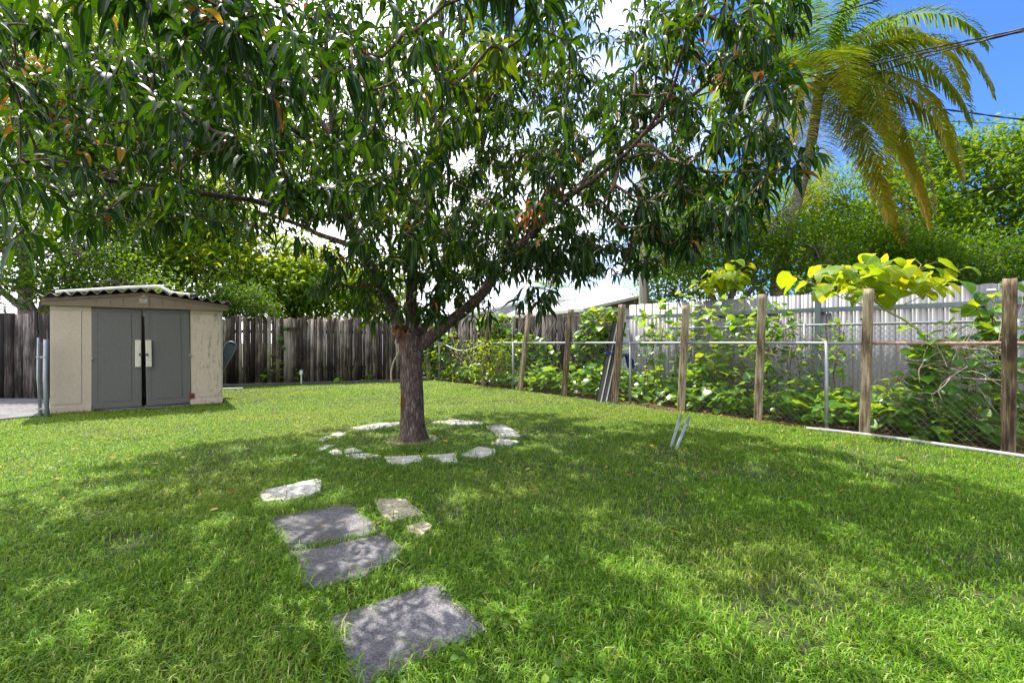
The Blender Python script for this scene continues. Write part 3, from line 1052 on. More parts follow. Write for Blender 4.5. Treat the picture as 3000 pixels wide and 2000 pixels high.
    MB().tube([pp[-1] - 0.02 * nrm(pp[-1] - pp[-2]), pp[-1] + 0.10 * nrm(pp[-1] - pp[-2])], 0.034, 12).build('dark_coupling', M['black_iron'], pr, smooth=True)
    q = Wd(0.20, 0.1, 2.02)
    tag(MB().tube([q + (0, 0, 0.0), q + np.array([0.0, 0, 0.11])], 0.03, 12).build('pipe_stub', M['white_pvc'], loc=q), 'short white pipe stub upright on the left end of the shed roof', 'pipe')


shed_build()

# doorstep slab in front of the shed doors, partly hidden by grass
st = [SA + np.array([0.807 * u - 0.59 * v, 0.59 * u + 0.807 * v, 0]) for u, v in ((0.75, -0.16), (1.98, -0.14), (2.0, 0.02), (0.72, 0.02))]
tag(MB().prism(st, -0.04, 0.022).build('door_sill_slab', M['concrete'], bevel=0.004, loc=st[0]), 'thin concrete slab under the shed doors', 'slab')


# ================================================================== TIMBER FENCES
def board_fence(name, label, a, b, h, mat, bw=0.14, group=None, seed=1, lean=0.0, jag=0.03, gapat=None, rails_front=False, bat=None):
    r = np.random.default_rng(seed)
    a, b = np.array(a, float), np.array(b, float)
    L = np.linalg.norm(b - a)
    t = (b - a) / L
    nrmv = np.array([t[1], -t[0], 0.0])          # facing the camera side
    root = tag(empty(name, a), label, 'fence', group)
    V, F, A, s = [], [], [], 0.0
    while s < L - 0.02:
        w = min(bw * r.uniform(0.82, 1.15), L - s)
        if gapat and gapat[0] < s < gapat[1]:
            s += w
            continue
        hh = h + r.normal() * jag
        tilt = r.normal() * 0.006 + lean
        off = nrmv * (r.random() * 0.03)
        th = 0.018
        base = a + t * s + off
        tone = r.random() ** 1.3
        pts = []
        for zz in (0.03, hh):
            for uu in (0.004, w - 0.004):
                for vv in (0, th):
                    pts.append(base + t * (uu + tilt * zz) + nrmv * vv + np.array([0, 0, zz - (0.022 if (zz > 1 and uu > w / 2) else 0) * r.random()]))
        n = len(V)
        V += pts
        F += [(n, n + 2, n + 6, n + 4), (n + 1, n + 5, n + 7, n + 3), (n, n + 4, n + 5, n + 1), (n + 2, n + 3, n + 7, n + 6), (n + 4, n + 6, n + 7, n + 5), (n, n + 1, n + 3, n + 2)]
        A += [tone] * 8
        s += w - r.uniform(0.003, 0.010)
    mesh_obj('boards', np.array(V), np.array(F), mat, root, {'rnd': A}, False)
    for z in (0.45, h - 0.42):
        m = MB()
        ang = math.atan2(t[1], t[0])
        Mr = np.array(Matrix.Rotation(ang, 3, 'Z'))
        m.box((a + b) / 2 + np.array([0, 0, z]) + nrmv * (0.055 if rails_front else -0.03), (L, 0.045, 0.09), Mr)
        o = m.build('rail', mat, root)
    if bat:
        m = MB()
        Mr = np.array(Matrix.Rotation(math.atan2(t[1], t[0]), 3, 'Z'))
        c = a + t * bat[0] + nrmv * 0.042
        m.box(c + np.array([0, 0, bat[1]]), (0.46, 0.02, 0.11), Mr)
        o = m.build('batten', mat, root, bevel=0.003)
    return root


board_fence('timber_fence', 'weathered timber board fence along the back of the lawn with pale and black boards', (-8.7, 13.75, 0), (-3.55, 15.75, 0), 1.96, M['old_board'], 0.112, seed=3, bat=(2.15, 1.62))
board_fence('timber_fence', 'short blackened timber fence left of the shed beside the concrete path', (-14.5, 10.35, 0), (-9.1, 10.35, 0), 1.86, M['dark_board'], 0.19, seed=5)
board_fence('timber_fence', 'dark timber fence behind the shed, mostly hidden by it', (-9.1, 10.5, 0), (-8.72, 13.7, 0), 1.9, M['dark_board'], 0.16, seed=8)
board_fence('timber_fence', 'dark timber fence overgrown with heart leaved vines at the back right', (-3.5, 17.3, 0), (2.75, 12.1, 0), 1.95, M['dark_board'], 0.14, seed=9)


# ================================================================== WOODEN POSTS AND CHAIN LINK
def wood_post(px_base, px_top, h, w, label, seed):
    r = np.random.default_rng(seed)
    b = on_fence(px_base, 0.10)
    w *= 0.80
    lean_px = (px_top - px_base) / FPX * b[1]
    n, zs = 20, np.linspace(-0.1, h, 26)
    rings = []
    ang = math.atan2(FT[1], FT[0]) + r.normal() * 0.06
    base = []
    for c, (sx, sy) in enumerate(((1, 1), (-1, 1), (-1, -1), (1, -1))):
        ex, ey = (((-1, 1)[0], 0), (0, -1), (1, 0), (0, 1))[c]
        base.append((sx, sy))
    sq = []
    cr = 0.12
    corners = [(1, 1), (-1, 1), (-1, -1), (1, -1)]
    for c in range(4):
        x0, y0 = corners[c]
        x1, y1 = corners[(c + 1) % 4]
        for u in (cr * 0.5, 0.25, 0.5, 0.75, 1 - cr * 0.5):
            sq.append((x0 + (x1 - x0) * u, y0 + (y1 - y0) * u))
    sq = np.array(sq) * w / 2
    ca, sa = math.cos(ang), math.sin(ang)
    off = r.random() * 50
    for z in zs:
        k = len(sq)
        nz = fbm(np.stack([sq[:, 0] * 22 + off, sq[:, 1] * 22, np.full(k, z * 2.2)], -1), 3) - 0.5
        q = sq * (1 + 0.10 * nz[:, None])
        tip = 0.0
        x = q[:, 0] * ca - q[:, 1] * sa
        y = q[:, 0] * sa + q[:, 1] * ca
        zz = np.full(k, z)
        if z > h - 0.01:
            zz = zz + 0.02 * (fbm(np.stack([x * 30, y * 30, np.full(k, off)], -1)) - 0.5)
        rings.append(np.stack([b[0] + x + lean_px * z / h, b[1] + y, zz], -1))
    Vv = np.array(rings).reshape(-1, 3)
    k = len(sq)
    i = np.arange(len(zs) - 1)[:, None] * k
    j = np.arange(k)[None]
    F = np.stack([i + j, i + (j + 1) % k, i + k + (j + 1) % k, i + k + j], -1).reshape(-1, 4)
    capf = np.array([[(len(zs) - 1) * k + q for q in range(k)]])
    o = mesh_obj('wooden_post', Vv, [F, capf], M['post_wood'], None, {'rnd': np.full(len(Vv), r.uniform(0.35, 0.85))}, False, b)
    return tag(o, label, 'post', 'rough wooden posts along the chain link fence')


wood_post(2958, 2963, 1.93, 0.145, 'thick rough wooden post nearest the camera at the right edge', 1)
wood_post(2540, 2552, 1.93, 0.128, 'cracked wooden post in front of the large yellow green shrub', 2)
wood_post(2229, 2243, 1.97, 0.125, 'wooden post with a blackened foot, left of the upright steel pipe', 3)
wood_post(2004, 2020, 1.88, 0.125, 'wooden post behind the two thin metal stakes', 4)
wood_post(1810, 1832, 1.99, 0.135, 'dark wooden post that the leaning metal channels are tied to', 5)
wood_post(1661, 1682, 1.97, 0.13, 'wooden post left of the leaning dark metal channels', 6)
wood_post(1533, 1560, 2.03, 0.125, 'tilted wooden post behind the low hanging mango spray', 7)
wood_post(1423, 1441, 2.0, 0.125, 'greenish wooden post at the right end of the sagging rail', 8)
wood_post(1262, 1267, 1.97, 0.125, 'wooden post seen just right of the mango trunk', 9)


def chain_link(name, label, a, b, zr, sag=None, cell=0.085, rr=0.021, posts=(), rust=None, lift=None):
    a, b = np.array(a, float), np.array(b, float)
    L = np.linalg.norm(b - a)
    t = (b - a) / L
    root = tag(empty(name, a), label, 'fence')

    def rail(s):
        z = zr
        if sag:
            s0, s1, dp = sag
            if s0 < s < s1:
                z -= dp * math.sin((s - s0) / (s1 - s0) * math.pi) ** 1.4
        return z
    seg = [(0, L, M['galv'], None)]
    if rust:
        seg = [(0, rust[0], M['galv'], None), (rust[0], rust[1], M['rust'], 'rusty red rail section'), (rust[1], L, M['galv'], None)]
    for s0, s1, m, lb in seg:
        if s1 - s0 < 0.05:
            continue
        ss = np.linspace(s0, s1, max(3, int((s1 - s0) / 0.15)))
        o = MB().tube([a + t * s + np.array([0, 0, rail(s)]) for s in ss], rr, 10).build('top_rail', m, root, smooth=True)
        if lb:
            o['label'] = lb
    W = Tubes()
    for fam in (1, -1):
        c = -zr - 0.1 if fam > 0 else 0.0
        while c < (L + zr if fam < 0 else L):
            pts = []
            for zz in np.linspace(0.02, zr + 0.03, 9):
                s = c + fam * zz
                if 0 <= s <= L:
                    k = rail(s) / zr
                    bul = 0.02 * (vnoise(np.array([s * 1.3, zz * 1.5, 3.3])) - 0.5) + 0.0025 * fam
                    pts.append(a + t * s + np.array([-t[1], t[0], 0]) * bul + np.array([0, 0, zz * k]))
            if len(pts) > 1:
                W.add(np.array(pts), 0.0024, 3)
            c += cell
    W.build('wire_mesh', M['wire'], root)
    for s in posts:
        p = a + t * s
        o = MB().tube([p + np.array([0, 0, -0.05]), p + np.array([-0.0, 0, rail(s) + 0.03])], 0.026, 12).build('steel_post', M['galv'], root, smooth=True)
        MB().tube([p + np.array([0, 0, rail(s) + 0.03]), p + np.array([0, 0, rail(s) + 0.05]), p + np.array([0, 0, rail(s) + 0.075])], [0.032, 0.028, 0.008], 10).build('post_cap', M['galv'], o, smooth=True).location = -np.array(a) * 0
    return root


def s_at(px):
    p = on_fence(px)
    return float(np.dot(p - A1, FT))


A1 = on_fence(3420)
B1 = on_fence(1262)
cl1 = chain_link('chain_link_fence', 'waist high chain link fence along the lawn with a bent top rail', A1, B1, 1.21,
                 sag=(s_at(1425), s_at(1290), 0.24), posts=[s_at(x) for x in (2421, 1846, 1503, 1287)], rust=(s_at(3100), s_at(2545)))
chain_link('chain_link_fence', 'taller chain link fence in the planting bed just before the grey panel fence', (7.9, 5.75, 0), (3.35, 10.3, 0), 1.52,
           posts=[1.3, 3.9, 6.3])


def vinyl_fence():
    a, b = np.array([10.2, 4.93, 0.0]), np.array([2.84, 11.92, 0.0])
    L = np.linalg.norm(b - a)
    t = (b - a) / L
    nv = np.array([-0.689, -0.725, 0.0])
    root = tag(empty('panel_fence', a), 'tall grey panel fence with scalloped top slats and capped posts', 'fence')
    V, F, s, k = [], [], 0.0, 0
    w = 0.205
    prof = [(0.0, 0.006), (0.006, 0.011), (0.05, 0.011), (0.056, 0.007), (0.075, 0.007), (0.081, 0.011), (0.13, 0.011), (0.136, 0.007), (0.155, 0.007), (0.161, 0.011), (0.199, 0.011), (0.205, 0.006)]
    while s < L - w:
        row = []
        for u, v in prof:
            hump = 0.016 * math.sin(min(1, max(0, u / w)) * math.pi) ** 0.7
            p = a + t * (s + u) + nv * v
            V.append(p + np.array([0, 0, 0.05]))
            V.append(p + np.array([0, 0, 2.125 + hump]))
            V.append(p - nv * (v + 0.012) + np.array([0, 0, 2.125 + hump]))
            V.append(p - nv * (v + 0.012) + np.array([0, 0, 0.05]))
        n = k * len(prof) * 4
        for i in range(len(prof) - 1):
            q, q2 = n + i * 4, n + i * 4 + 4
            F += [(q, q2, q2 + 1, q + 1), (q + 1, q2 + 1, q2 + 2, q + 2), (q + 2, q2 + 2, q2 + 3, q + 3)]
        k += 1
        s += w + 0.001
    mesh_obj('slat_panel', np.array(V), np.array(F), M['vinyl'], root, None, False)
    Mr = np.array(Matrix.Rotation(math.atan2(t[1], t[0]), 3, 'Z'))
    for z in (1.83, 0.16):
        m = MB()
        m.box((a + b) / 2 + nv * 0.040 + np.array([0, 0, z]), (L, 0.05, 0.085 if z > 1 else 0.12), Mr)
        m.build('rail', M['fence_rail'], root, bevel=0.004)

    def s_px(px):
        kk = (px - 1500) / FPX
        d = 15.39 / (1.053 + kk)
        return float(np.dot(np.array([kk * d, d, 0]) - a, t))
    for px in (3300, 2903, 2400, 2051):
        c = a + t * s_px(px) + nv * 0.115
        m = MB().box(c + np.array([0, 0, 0.985]), (0.09, 0.09, 2.05), Mr)
        o = m.build('post', M['fence_rail'], root, bevel=0.005)
        cp = MB().prism([c + Mr @ np.array([x, y, 0]) for x, y in ((-0.056, -0.056), (0.056, -0.056), (0.056, 0.056), (-0.056, 0.056))], 2.012, 2.045, 0.12)
        cp.build('post_cap', M['cream_cap'], root, bevel=0.004)
    return root


vinyl_fence()

# pale pipe lying along the lawn edge
ep = smooth_path([G(2362, 1254, 0.02), G(2480, 1266, 0.02), G(2620, 1283, 0.02), G(2800, 1308, 0.025), G(3010, 1338, 0.025), G(3300, 1382, 0.025)], 0.12)
tag(MB().tube(ep, 0.022, 10).build('edging_pipe', M['pale_pipe'], smooth=True, loc=ep[0]), 'pale grey pipe lying along the lawn edge at the right', 'pipe')


# ================================================================== PAVING
def px_poly(pts, z, ox=0, oy=0, s=1.0):
    return np.array([G(ox + x * s, oy + y * s, z) for x, y in pts])


grass_holes = []


def jag(poly, amp, seed):
    """rough natural edge: subdivide and jitter"""
    r = np.random.default_rng(seed)
    out = []
    n = len(poly)
    for i in range(n):
        p, q = poly[i], poly[(i + 1) % n]
        m = max(1, int(np.linalg.norm(q - p) / 0.07))
        for k in range(m):
            v = p + (q - p) * k / m
            out.append(v + np.array([r.normal(), r.normal(), 0]) * amp)
    return np.array(out)


def stone(name, pts, z, mat, label, cat, group, seed, ox=0, oy=0, s=1.0, amp=0.006, shrink=0.94):
    poly = jag(px_poly(pts, z, ox, oy, s), amp, seed)
    c = poly.mean(0)
    grass_holes.append((c + (poly - c) * shrink))
    o = MB().prism(poly, -0.03, z, 0.02).build(name, mat, bevel=0.004, loc=(c[0], c[1], 0))
    return tag(o, label, cat, group)


SG = 'dark stepping slabs in the grass'
stone('stepping_slab', [(784, 1529), (805, 1512), (1001, 1474), (1034, 1478), (1071, 1510), (1122, 1549), (1089, 1564), (848, 1609)], 0.006, M['slab'], 'dark aggregate slab farthest of the three, its near side against another slab', 'paving slab', SG, 21, amp=0.007)
stone('stepping_slab', [(850, 1615), (1091, 1569), (1125, 1554), (1186, 1600), (1170, 1625), (1070, 1685), (950, 1722), (890, 1714), (870, 1655)], 0.006, M['slab'], 'dark aggregate slab in the middle of the three, below the joint with grass', 'paving slab', SG, 22, amp=0.007)
stone('stepping_slab', [(958, 1814), (979, 1795), (1142, 1746), (1239, 1714), (1299, 1708), (1329, 1738), (1386, 1795), (1437, 1838), (1413, 1855), (1277, 1909), (1169, 1963), (1077, 2000), (1040, 2025), (1028, 1990), (1004, 1930), (979, 1865)], 0.006, M['slab'], 'dark aggregate slab nearest the camera, cut by the bottom of the photo', 'paving slab', SG, 23, amp=0.007)
stone('flat_stone', [(757, 1445), (779, 1432), (925, 1400), (944, 1405), (947, 1421), (939, 1440), (860, 1459), (771, 1467)], 0.012, M['flagstone'], 'white flagstone alone in the grass left of the dark slabs', 'stone', 'loose pale stones by the slabs', 24)
stone('flat_stone', [(1090, 1456), (1185, 1459), (1240, 1502), (1147, 1527), (1115, 1497)], 0.01, M['cream_stone'], 'cream cracked flagstone right of the farthest dark slab', 'stone', 'loose pale stones by the slabs', 25)
stone('flat_stone', [(1196, 1535), (1240, 1524), (1267, 1537), (1234, 1567), (1196, 1556)], 0.01, M['cream_stone'], 'small cream stone half sunk below the larger cream flagstone', 'stone', 'loose pale stones by the slabs', 26)
ring = [
    ([(850, 135), (1000, 148), (1232, 114), (1232, 92), (1080, 98)], 'long pale ring stone behind the trunk on its left'),
    ([(690, 190), (760, 168), (835, 170), (780, 200)], 'small sunken ring stone at the upper left of the tree ring'),
    ([(605, 228), (680, 198), (705, 213), (640, 238)], 'tiny ring stone at the far left of the tree ring'),
    ([(590, 302), (660, 266), (760, 266), (690, 288), (640, 307)], 'ring stone at the left front, above the narrow one'),
    ([(680, 322), (740, 293), (790, 312), (785, 332), (730, 340)], 'squat ring stone at the left front touching three others'),
    ([(795, 302), (870, 288), (955, 313), (830, 326)], 'thin wedge shaped ring stone at the left front'),
    ([(815, 346), (955, 327), (1090, 345), (1000, 361), (880, 364)], 'long low ring stone at the left front edge, nearly overgrown'),
    ([(1115, 355), (1385, 343), (1400, 385), (1270, 412), (1160, 397)], 'large ring stone at the front, left of the square one'),
    ([(1435, 347), (1668, 326), (1668, 391), (1555, 397)], 'square sided ring stone at the front below the trunk'),
    ([(1700, 336), (1800, 292), (1830, 280), (1978, 300), (1952, 335), (1860, 358), (1740, 352)], 'pointed ring stone at the right front of the tree ring'),
    ([(1915, 257), (1990, 216), (2155, 236), (2095, 269)], 'small pointed ring stone below the largest one at the right'),
    ([(1890, 120), (2030, 110), (2175, 190), (2152, 207), (1990, 203)], 'largest ring stone, at the right of the tree ring'),
    ([(1470, 92), (1640, 70), (1875, 92), (1862, 109), (1650, 112)], 'long ring stone behind the trunk on its right'),
]
for i, (pts, lb) in enumerate(ring):
    stone('ring_stone', pts, 0.014, M['flagstone'], lb, 'stone', 'pale stones in a ring round the mango tree', 40 + i, 700, 1200, 900 / 2352.0, 0.008, 0.9)


# ================================================================== GRASS
def build_grass():
    shed_poly = [SA + np.array([0.807 * u - 0.59 * v, 0.59 * u + 0.807 * v, 0]) for u, v in ((-0.05, -0.03), (SHW + 0.05, -0.03), (SHW + 0.05, 1.8), (-0.05, 1.8))]
    P = []
    for d0, d1, dens in ((1.2, 2.6, 9500), (2.6, 4.2, 6500), (4.2, 6.5, 4300), (6.5, 9.5, 2600), (9.5, 16.5, 1500)):
        xw = 1.12 * d1 + 0.4
        n = int(2 * xw * (d1 - d0) * dens)
        q = np.stack([rng.uniform(-xw, xw, n), rng.uniform(d0, d1, n)], -1)
        q = q[np.abs(q[:, 0]) < 1.13 * q[:, 1] + 0.35]
        P.append(q)
    P = np.concatenate(P)
    # lawn limits
    lim = fence_line(P[:, 1])
    wob = 0.28 * fbm(np.stack([P[:, 0] * 3, P[:, 1] * 3, np.zeros(len(P))], -1))
    keep = P[:, 0] < lim - 0.05 - wob
    keep |= (P[:, 0] < lim + 0.5) & (rng.random(len(P)) < 0.03)
    yback = np.where(P[:, 0] < -8.6, 9.4, 13.2 + (P[:, 0] + 8.0) * 0.42)
    keep &= P[:, 1] < yback + 0.5 * (fbm(np.stack([P[:, 0] * 2, P[:, 1] * 2, np.ones(len(P))], -1)) - 0.5)
    for poly in grass_holes + [shed_poly, pth]:
        keep &= ~inside(poly, P)
    rt = np.hypot(P[:, 0] - T0[0], P[:, 1] - T0[1])
    keep &= rt > 0.19
    n3 = np.stack([P[:, 0], P[:, 1], np.zeros(len(P))], -1)
    thin = fbm(n3 * 1.7 + 8.0, 3)
    keep &= rng.random(len(P)) < np.clip((thin - 0.22) * 4.5, 0.35, 1.0)
    keep &= ~((rt < 0.42) & (rng.random(len(P)) < 0.7))
    P = P[keep]
    n_in = len(P)
    E = []
    for poly in grass_holes + [shed_poly]:
        for i in range(len(poly)):
            p, q = np.array(poly[i])[:2], np.array(poly[(i + 1) % len(poly)])[:2]
            k = int(np.linalg.norm(q - p) * rng.uniform(20, 150))
            if k:
                E.append(p + (q - p) * rng.random(k)[:, None] + rng.normal(size=(k, 2)) * 0.014)
    E = np.concatenate(E)
    P = np.concatenate([P, E[~inside(shed_poly, E)]])
    n3 = np.stack([P[:, 0], P[:, 1], np.zeros(len(P))], -1)
    n = len(P)
    d = P[:, 1]
    hgt = rng.gamma(6.0, 0.0031, n) * (0.6 + 0.8 * fbm(n3 * 1.4 + 2.0)) + 0.006
    tuft = fbm(n3 * 2.6 + 40.0) > 0.62
    hgt = np.where(tuft, hgt * 1.25, hgt)
    hgt[n_in:] = rng.gamma(6.0, 0.0075, n - n_in) + 0.01      # longer where the mower misses, round stones and shed
    wid = rng.uniform(0.003, 0.0066, n) * (1 + 0.12 * np.maximum(0, d - 3))
    ph = rng.random(n) * 6.283
    lean = rng.uniform(0.4, 2.1, n)
    dirx = np.stack([np.cos(ph), np.sin(ph), np.zeros(n)], -1)
    side = np.stack([-np.sin(ph), np.cos(ph), np.zeros(n)], -1)
    base = np.stack([P[:, 0], P[:, 1], np.full(n, -0.012)], -1)
    hgt = hgt + 0.012
    up = np.array([0, 0, 1.0])
    mid = base + up * (hgt * 0.62)[:, None] + dirx * (hgt * 0.30 * lean)[:, None]
    tip = base + up * (hgt * np.clip(1.1 - 0.42 * lean, 0.42, 1))[:, None] + dirx * (hgt * 1.0 * lean)[:, None]
    w = wid[:, None] / 2
    V = np.stack([base - side * w, base + side * w, mid - side * w * 0.85, mid + side * w * 0.85, tip], 1)
    i = (np.arange(n) * 5)[:, None]
    quads = i + np.array([[0, 1, 3, 2]])
    tris = i + np.array([[2, 3, 4]])
    patch = np.clip((fbm(n3 * 0.75 + 77.0, 4) - 0.50) * 4.2, 0, 1) * 0.45 + 0.2 * np.clip((d - 4.5) / 3.5, 0, 1)
    rnd = np.clip(rng.beta(1.25, 1.6, n) + 0.0, 0, 1)
    o = mesh_obj('lawn_grass', V.reshape(-1, 3), [quads, tris], M['grass'], None, {'rnd': np.repeat(rnd, 5), 'patch': np.repeat(np.clip(patch, 0, 1), 5)}, True)
    kind(o, 'stuff')
    o['label'] = 'short lawn grass'
    print('grass blades', n)


build_grass()


def fallen_leaves():
    n = 300
    a = rng.random(n) * 6.283
    r = 4.6 * np.sqrt(rng.random(n))
    P = np.stack([T0[0] + 0.6 + r * np.cos(a), T0[1] - 0.5 + r * np.sin(a), rng.uniform(0.012, 0.04, n)], -1)
    # along the fence too
    m = 260
    s = rng.uniform(0, 13, m)
    Q = F0[None] + FT[None] * s[:, None] + FN[None] * rng.uniform(-0.5, 0.45, m)[:, None]
    Q[:, 2] = rng.uniform(0.01, 0.03, m)
    P = np.concatenate([P, Q])
    P = P[(P[:, 0] < fence_line(P[:, 1]) + 0.5) & (P[:, 1] > 3.0)]
    n = len(P)
    ph = rng.random(n) * 6.283
    D = np.stack([np.cos(ph), np.sin(ph), rng.uniform(-0.05, 0.25, n)], -1)
    lv = Leaves()
    lv.add(P, D, rng.uniform(0.04, 0.10, n), rng.uniform(0.014, 0.028, n), rng.uniform(-0.1, 0.35, n), 4, LANCE4, rng.random(n), fold=0.35, roll=rng.normal(size=n) * 0.35)
    o = lv.build('fallen_leaves', M['dry_leaf'])
    kind(o, 'stuff')
    o['label'] = 'scattered dry fallen leaves'


fallen_leaves()


def lawn_weeds():
    c = np.stack([rng.uniform(-6, 5, 900), 1.5 + 9 * rng.random(900) ** 1.3, np.zeros(900)], -1)
    c = c[(np.abs(c[:, 0]) < 1.1 * c[:, 1]) & (c[:, 0] < fence_line(c[:, 1]) - 0.3) & (fbm(c * 0.8 + 3.3) > 0.5)]
    for poly in grass_holes:
        c = c[~inside(poly, c)]
    c = np.repeat(c, 9, 0)
    n = len(c)
    ph = rng.random(n) * 6.283
    d = np.stack([np.cos(ph), np.sin(ph), rng.uniform(0.0, 0.4, n)], -1)
    P = c + d * rng.uniform(0.0, 0.05, n)[:, None] + np.array([0, 0, 0.018])
    lv = Leaves()
    L = rng.uniform(0.02, 0.045, n)
    lv.add(P, d, L, L * 0.75, rng.uniform(0.1, 0.9, n), 3, OVAL3, rng.random(n) * 0.95, fold=0.15, roll=rng.normal(size=n) * 0.25)
    o = lv.build('lawn_weeds', M['far_leaf'])
    kind(o, 'stuff')
    o['label'] = 'small broad leaved weeds in the lawn'


lawn_weeds()

# bare sandy soil round the foot of the mango
an_ = np.linspace(0, 2 * math.pi, 48, endpoint=False)
rr_ = 0.26 + 0.16 * fbm(np.stack([np.cos(an_) * 1.7 + 6, np.sin(an_) * 1.7, an_ * 0], -1))
kind(MB().add([(T0[0] + r * math.cos(a), T0[1] + r * math.sin(a), -0.007) for a, r in zip(an_, rr_)], [tuple(range(48))]).build('bare_soil', M['sandy_soil']), 'structure')


# ================================================================== BED PLANTS
def heart_leaves(lv, P, size, tiltup=0.5, rnd=None, droop=(0.4, 1.3), face=None):
    n = len(P)
    ph = rng.random(n) * 6.283
    D = np.stack([np.cos(ph), np.sin(ph), rng.uniform(-0.5, tiltup, n)], -1)
    if face is not None:
        D = D + np.array(face)
    lv.add(P, D, size, size * rng.uniform(0.85, 1.05, n), rng.uniform(droop[0], droop[1], n), 4, HEART, rng.random(n) if rnd is None else rnd, fold=0.18, roll=rng.normal(size=n) * 0.35)


def ground_cover():
    lv = Leaves()
    n = 8500
    s = rng.uniform(-2.5, 13.6, n)
    o = rng.beta(1.0, 1.5, n) * 2.0 + 0.06
    P = F0[None] + FT[None] * s[:, None] - FN[None] * o[:, None]
    dens = fbm(np.stack([s * 0.9, o * 1.3, np.zeros(n)], -1) + 4.0)
    hmax = 0.10 + 0.68 * np.clip((dens - 0.3) * 2.0, 0, 1) * np.clip(o / 0.35, 0.25, 1)
    P[:, 2] = 0.03 + hmax * rng.random(n) ** 0.7
    keep = rng.random(n) < np.clip((dens - 0.26) * 3.5, 0.12, 1)
    P = P[keep]
    n = len(P)
    size = rng.gamma(4.5, 0.024, n) + 0.025
    heart_leaves(lv, P, np.clip(size, 0.03, 0.26), 0.7, rnd=np.clip(rng.beta(2, 2.3, n), 0, 0.98))
    ob = lv.build('ground_vine', M['heart_leaf'])
    kind(ob, 'stuff')
    ob['label'] = 'heart leaved vine covering the planting bed'


ground_cover()


def climber(root_px, label, pts, nleaf, size, group, mat='heart_leaf', spread=0.10, stem=0.008, name='climbing_vine', cat='vine', lime=0.0, stemmat='twig'):
    """a climbing plant: stems along given paths (world points) with leaves on short stalks"""
    base = np.array(pts[0][0], float)
    base[2] = 0.0
    root = tag(empty(name, base), label, cat, group)
    tb, lv = Tubes(), Leaves()
    for path in pts:
        p = smooth_path(path, 0.08)
        p = p + (np.stack([fbm(p * 3 + c) for c in (1.0, 9.0, 21.0)], -1) - 0.5) * 0.12
        tb.add(p, np.linspace(stem, stem * 0.35, len(p)), 5)
        m = max(3, int(nleaf / len(pts)))
        t = (rng.random(m) ** 0.8 * (len(p) - 1)).astype(int)
        q = p[t] + rng.normal(size=(m, 3)) * spread
        q[:, 2] = np.maximum(q[:, 2], 0.04)
        for k in range(0, m, 2):
            tb.add(np.array([p[t[k]], (p[t[k]] + q[k]) / 2 + np.array([0, 0, 0.02]), q[k]]), 0.0022, 3)
        heart_leaves(lv, q, np.clip(rng.normal(size, size * 0.3, m), 0.03, 0.4), 0.4, rnd=np.clip(rng.random(m) * 0.8 + lime, 0, 0.97), face=(0, -0.35, 0))
    tb.build('stem', M[stemmat], root)
    lv.build('leaves', M[mat], root)
    return root


VG = 'vines climbing the chain link fences'


def cp(px, py, off):
    """a point on the plane parallel to the chain link fence, off metres behind it"""
    k = (px - 1500) / FPX
    d = (9.871 + off / 0.788 * 1.0) / (k + 0.78)
    return PT(px, py, d)


def vine_at(px, py0, py1, off, n, size, label, lean=0, **kw):
    paths = []
    for k in range(3):
        x = px + random.uniform(-18, 18)
        g0 = cp(x, 1170, off)
        g0[2] = 0
        paths.append([g0, cp(x + lean * 0.4 + random.uniform(-15, 15), (1170 + py0) / 2, off), cp(x + lean + random.uniform(-30, 30), py0 + random.uniform(-8, 25), off), cp(x + lean * 1.4 + random.uniform(-45, 45), py1, off)])
    return climber(px, label, paths, int(n * 1.7), size * 1.18, VG, **kw)


vine_at(2700, 1010, 985, 0.12, 90, 0.12, 'dense heart leaved vine on the mesh right of the cracked post, below the rusty rail', spread=0.13)
vine_at(2860, 1060, 1010, 0.25, 40, 0.11, 'thin vine on the mesh beside the nearest wooden post', spread=0.12)
vine_at(2240, 950, 900, 0.9, 70, 0.13, 'leafy vine topping the chain link behind the post with the blackened foot', spread=0.14)
vine_at(2090, 960, 900, 0.9, 80, 0.14, 'leafy vine with yellow green leaves right of the two stake post', spread=0.15, lime=0.25)
vine_at(2320, 970, 915, 1.0, 60, 0.07, 'small leaved creeper on the rear chain link, left of the steel pipe', spread=0.11)
vine_at(2450, 990, 930, 1.0, 60, 0.07, 'small leaved creeper with dry tendrils left of the cracked post', spread=0.12)
vine_at(1900, 1000, 920, 0.7, 70, 0.12, 'vine with pale leaves just right of the leaning channels', spread=0.13, lime=0.2)
vine_at(2000, 960, 905, 1.5, 70, 0.13, 'vine with large pale leaves against the panel fence between two wooden posts', spread=0.17, lime=0.25)
vine_at(2150, 1000, 900, 1.6, 90, 0.13, 'thick vine against the panel fence left of the post with the blackened foot', spread=0.18, lime=0.15)
vine_at(2190, 1040, 940, 0.3, 50, 0.10, 'vine trailing on the front mesh left of the post with the blackened foot', spread=0.14, lime=0.1)
vine_at(2400, 1060, 1000, 0.9, 60, 0.08, 'dark creeper on the panel fence behind the upright steel pipe', spread=0.16)
vine_at(2760, 1010, 955, 0.9, 60, 0.12, 'vine on the rear mesh above the rusty rail', spread=0.16, lime=0.15)
vine_at(1930, 930, 890, 1.1, 40, 0.15, 'vine hanging over the left end of the grey panel fence', spread=0.15, lime=0.2)
vine_at(2960, 950, 900, 1.2, 60, 0.16, 'vine on a thick stem behind the nearest wooden post', spread=0.13, lean=-40, stem=0.02)


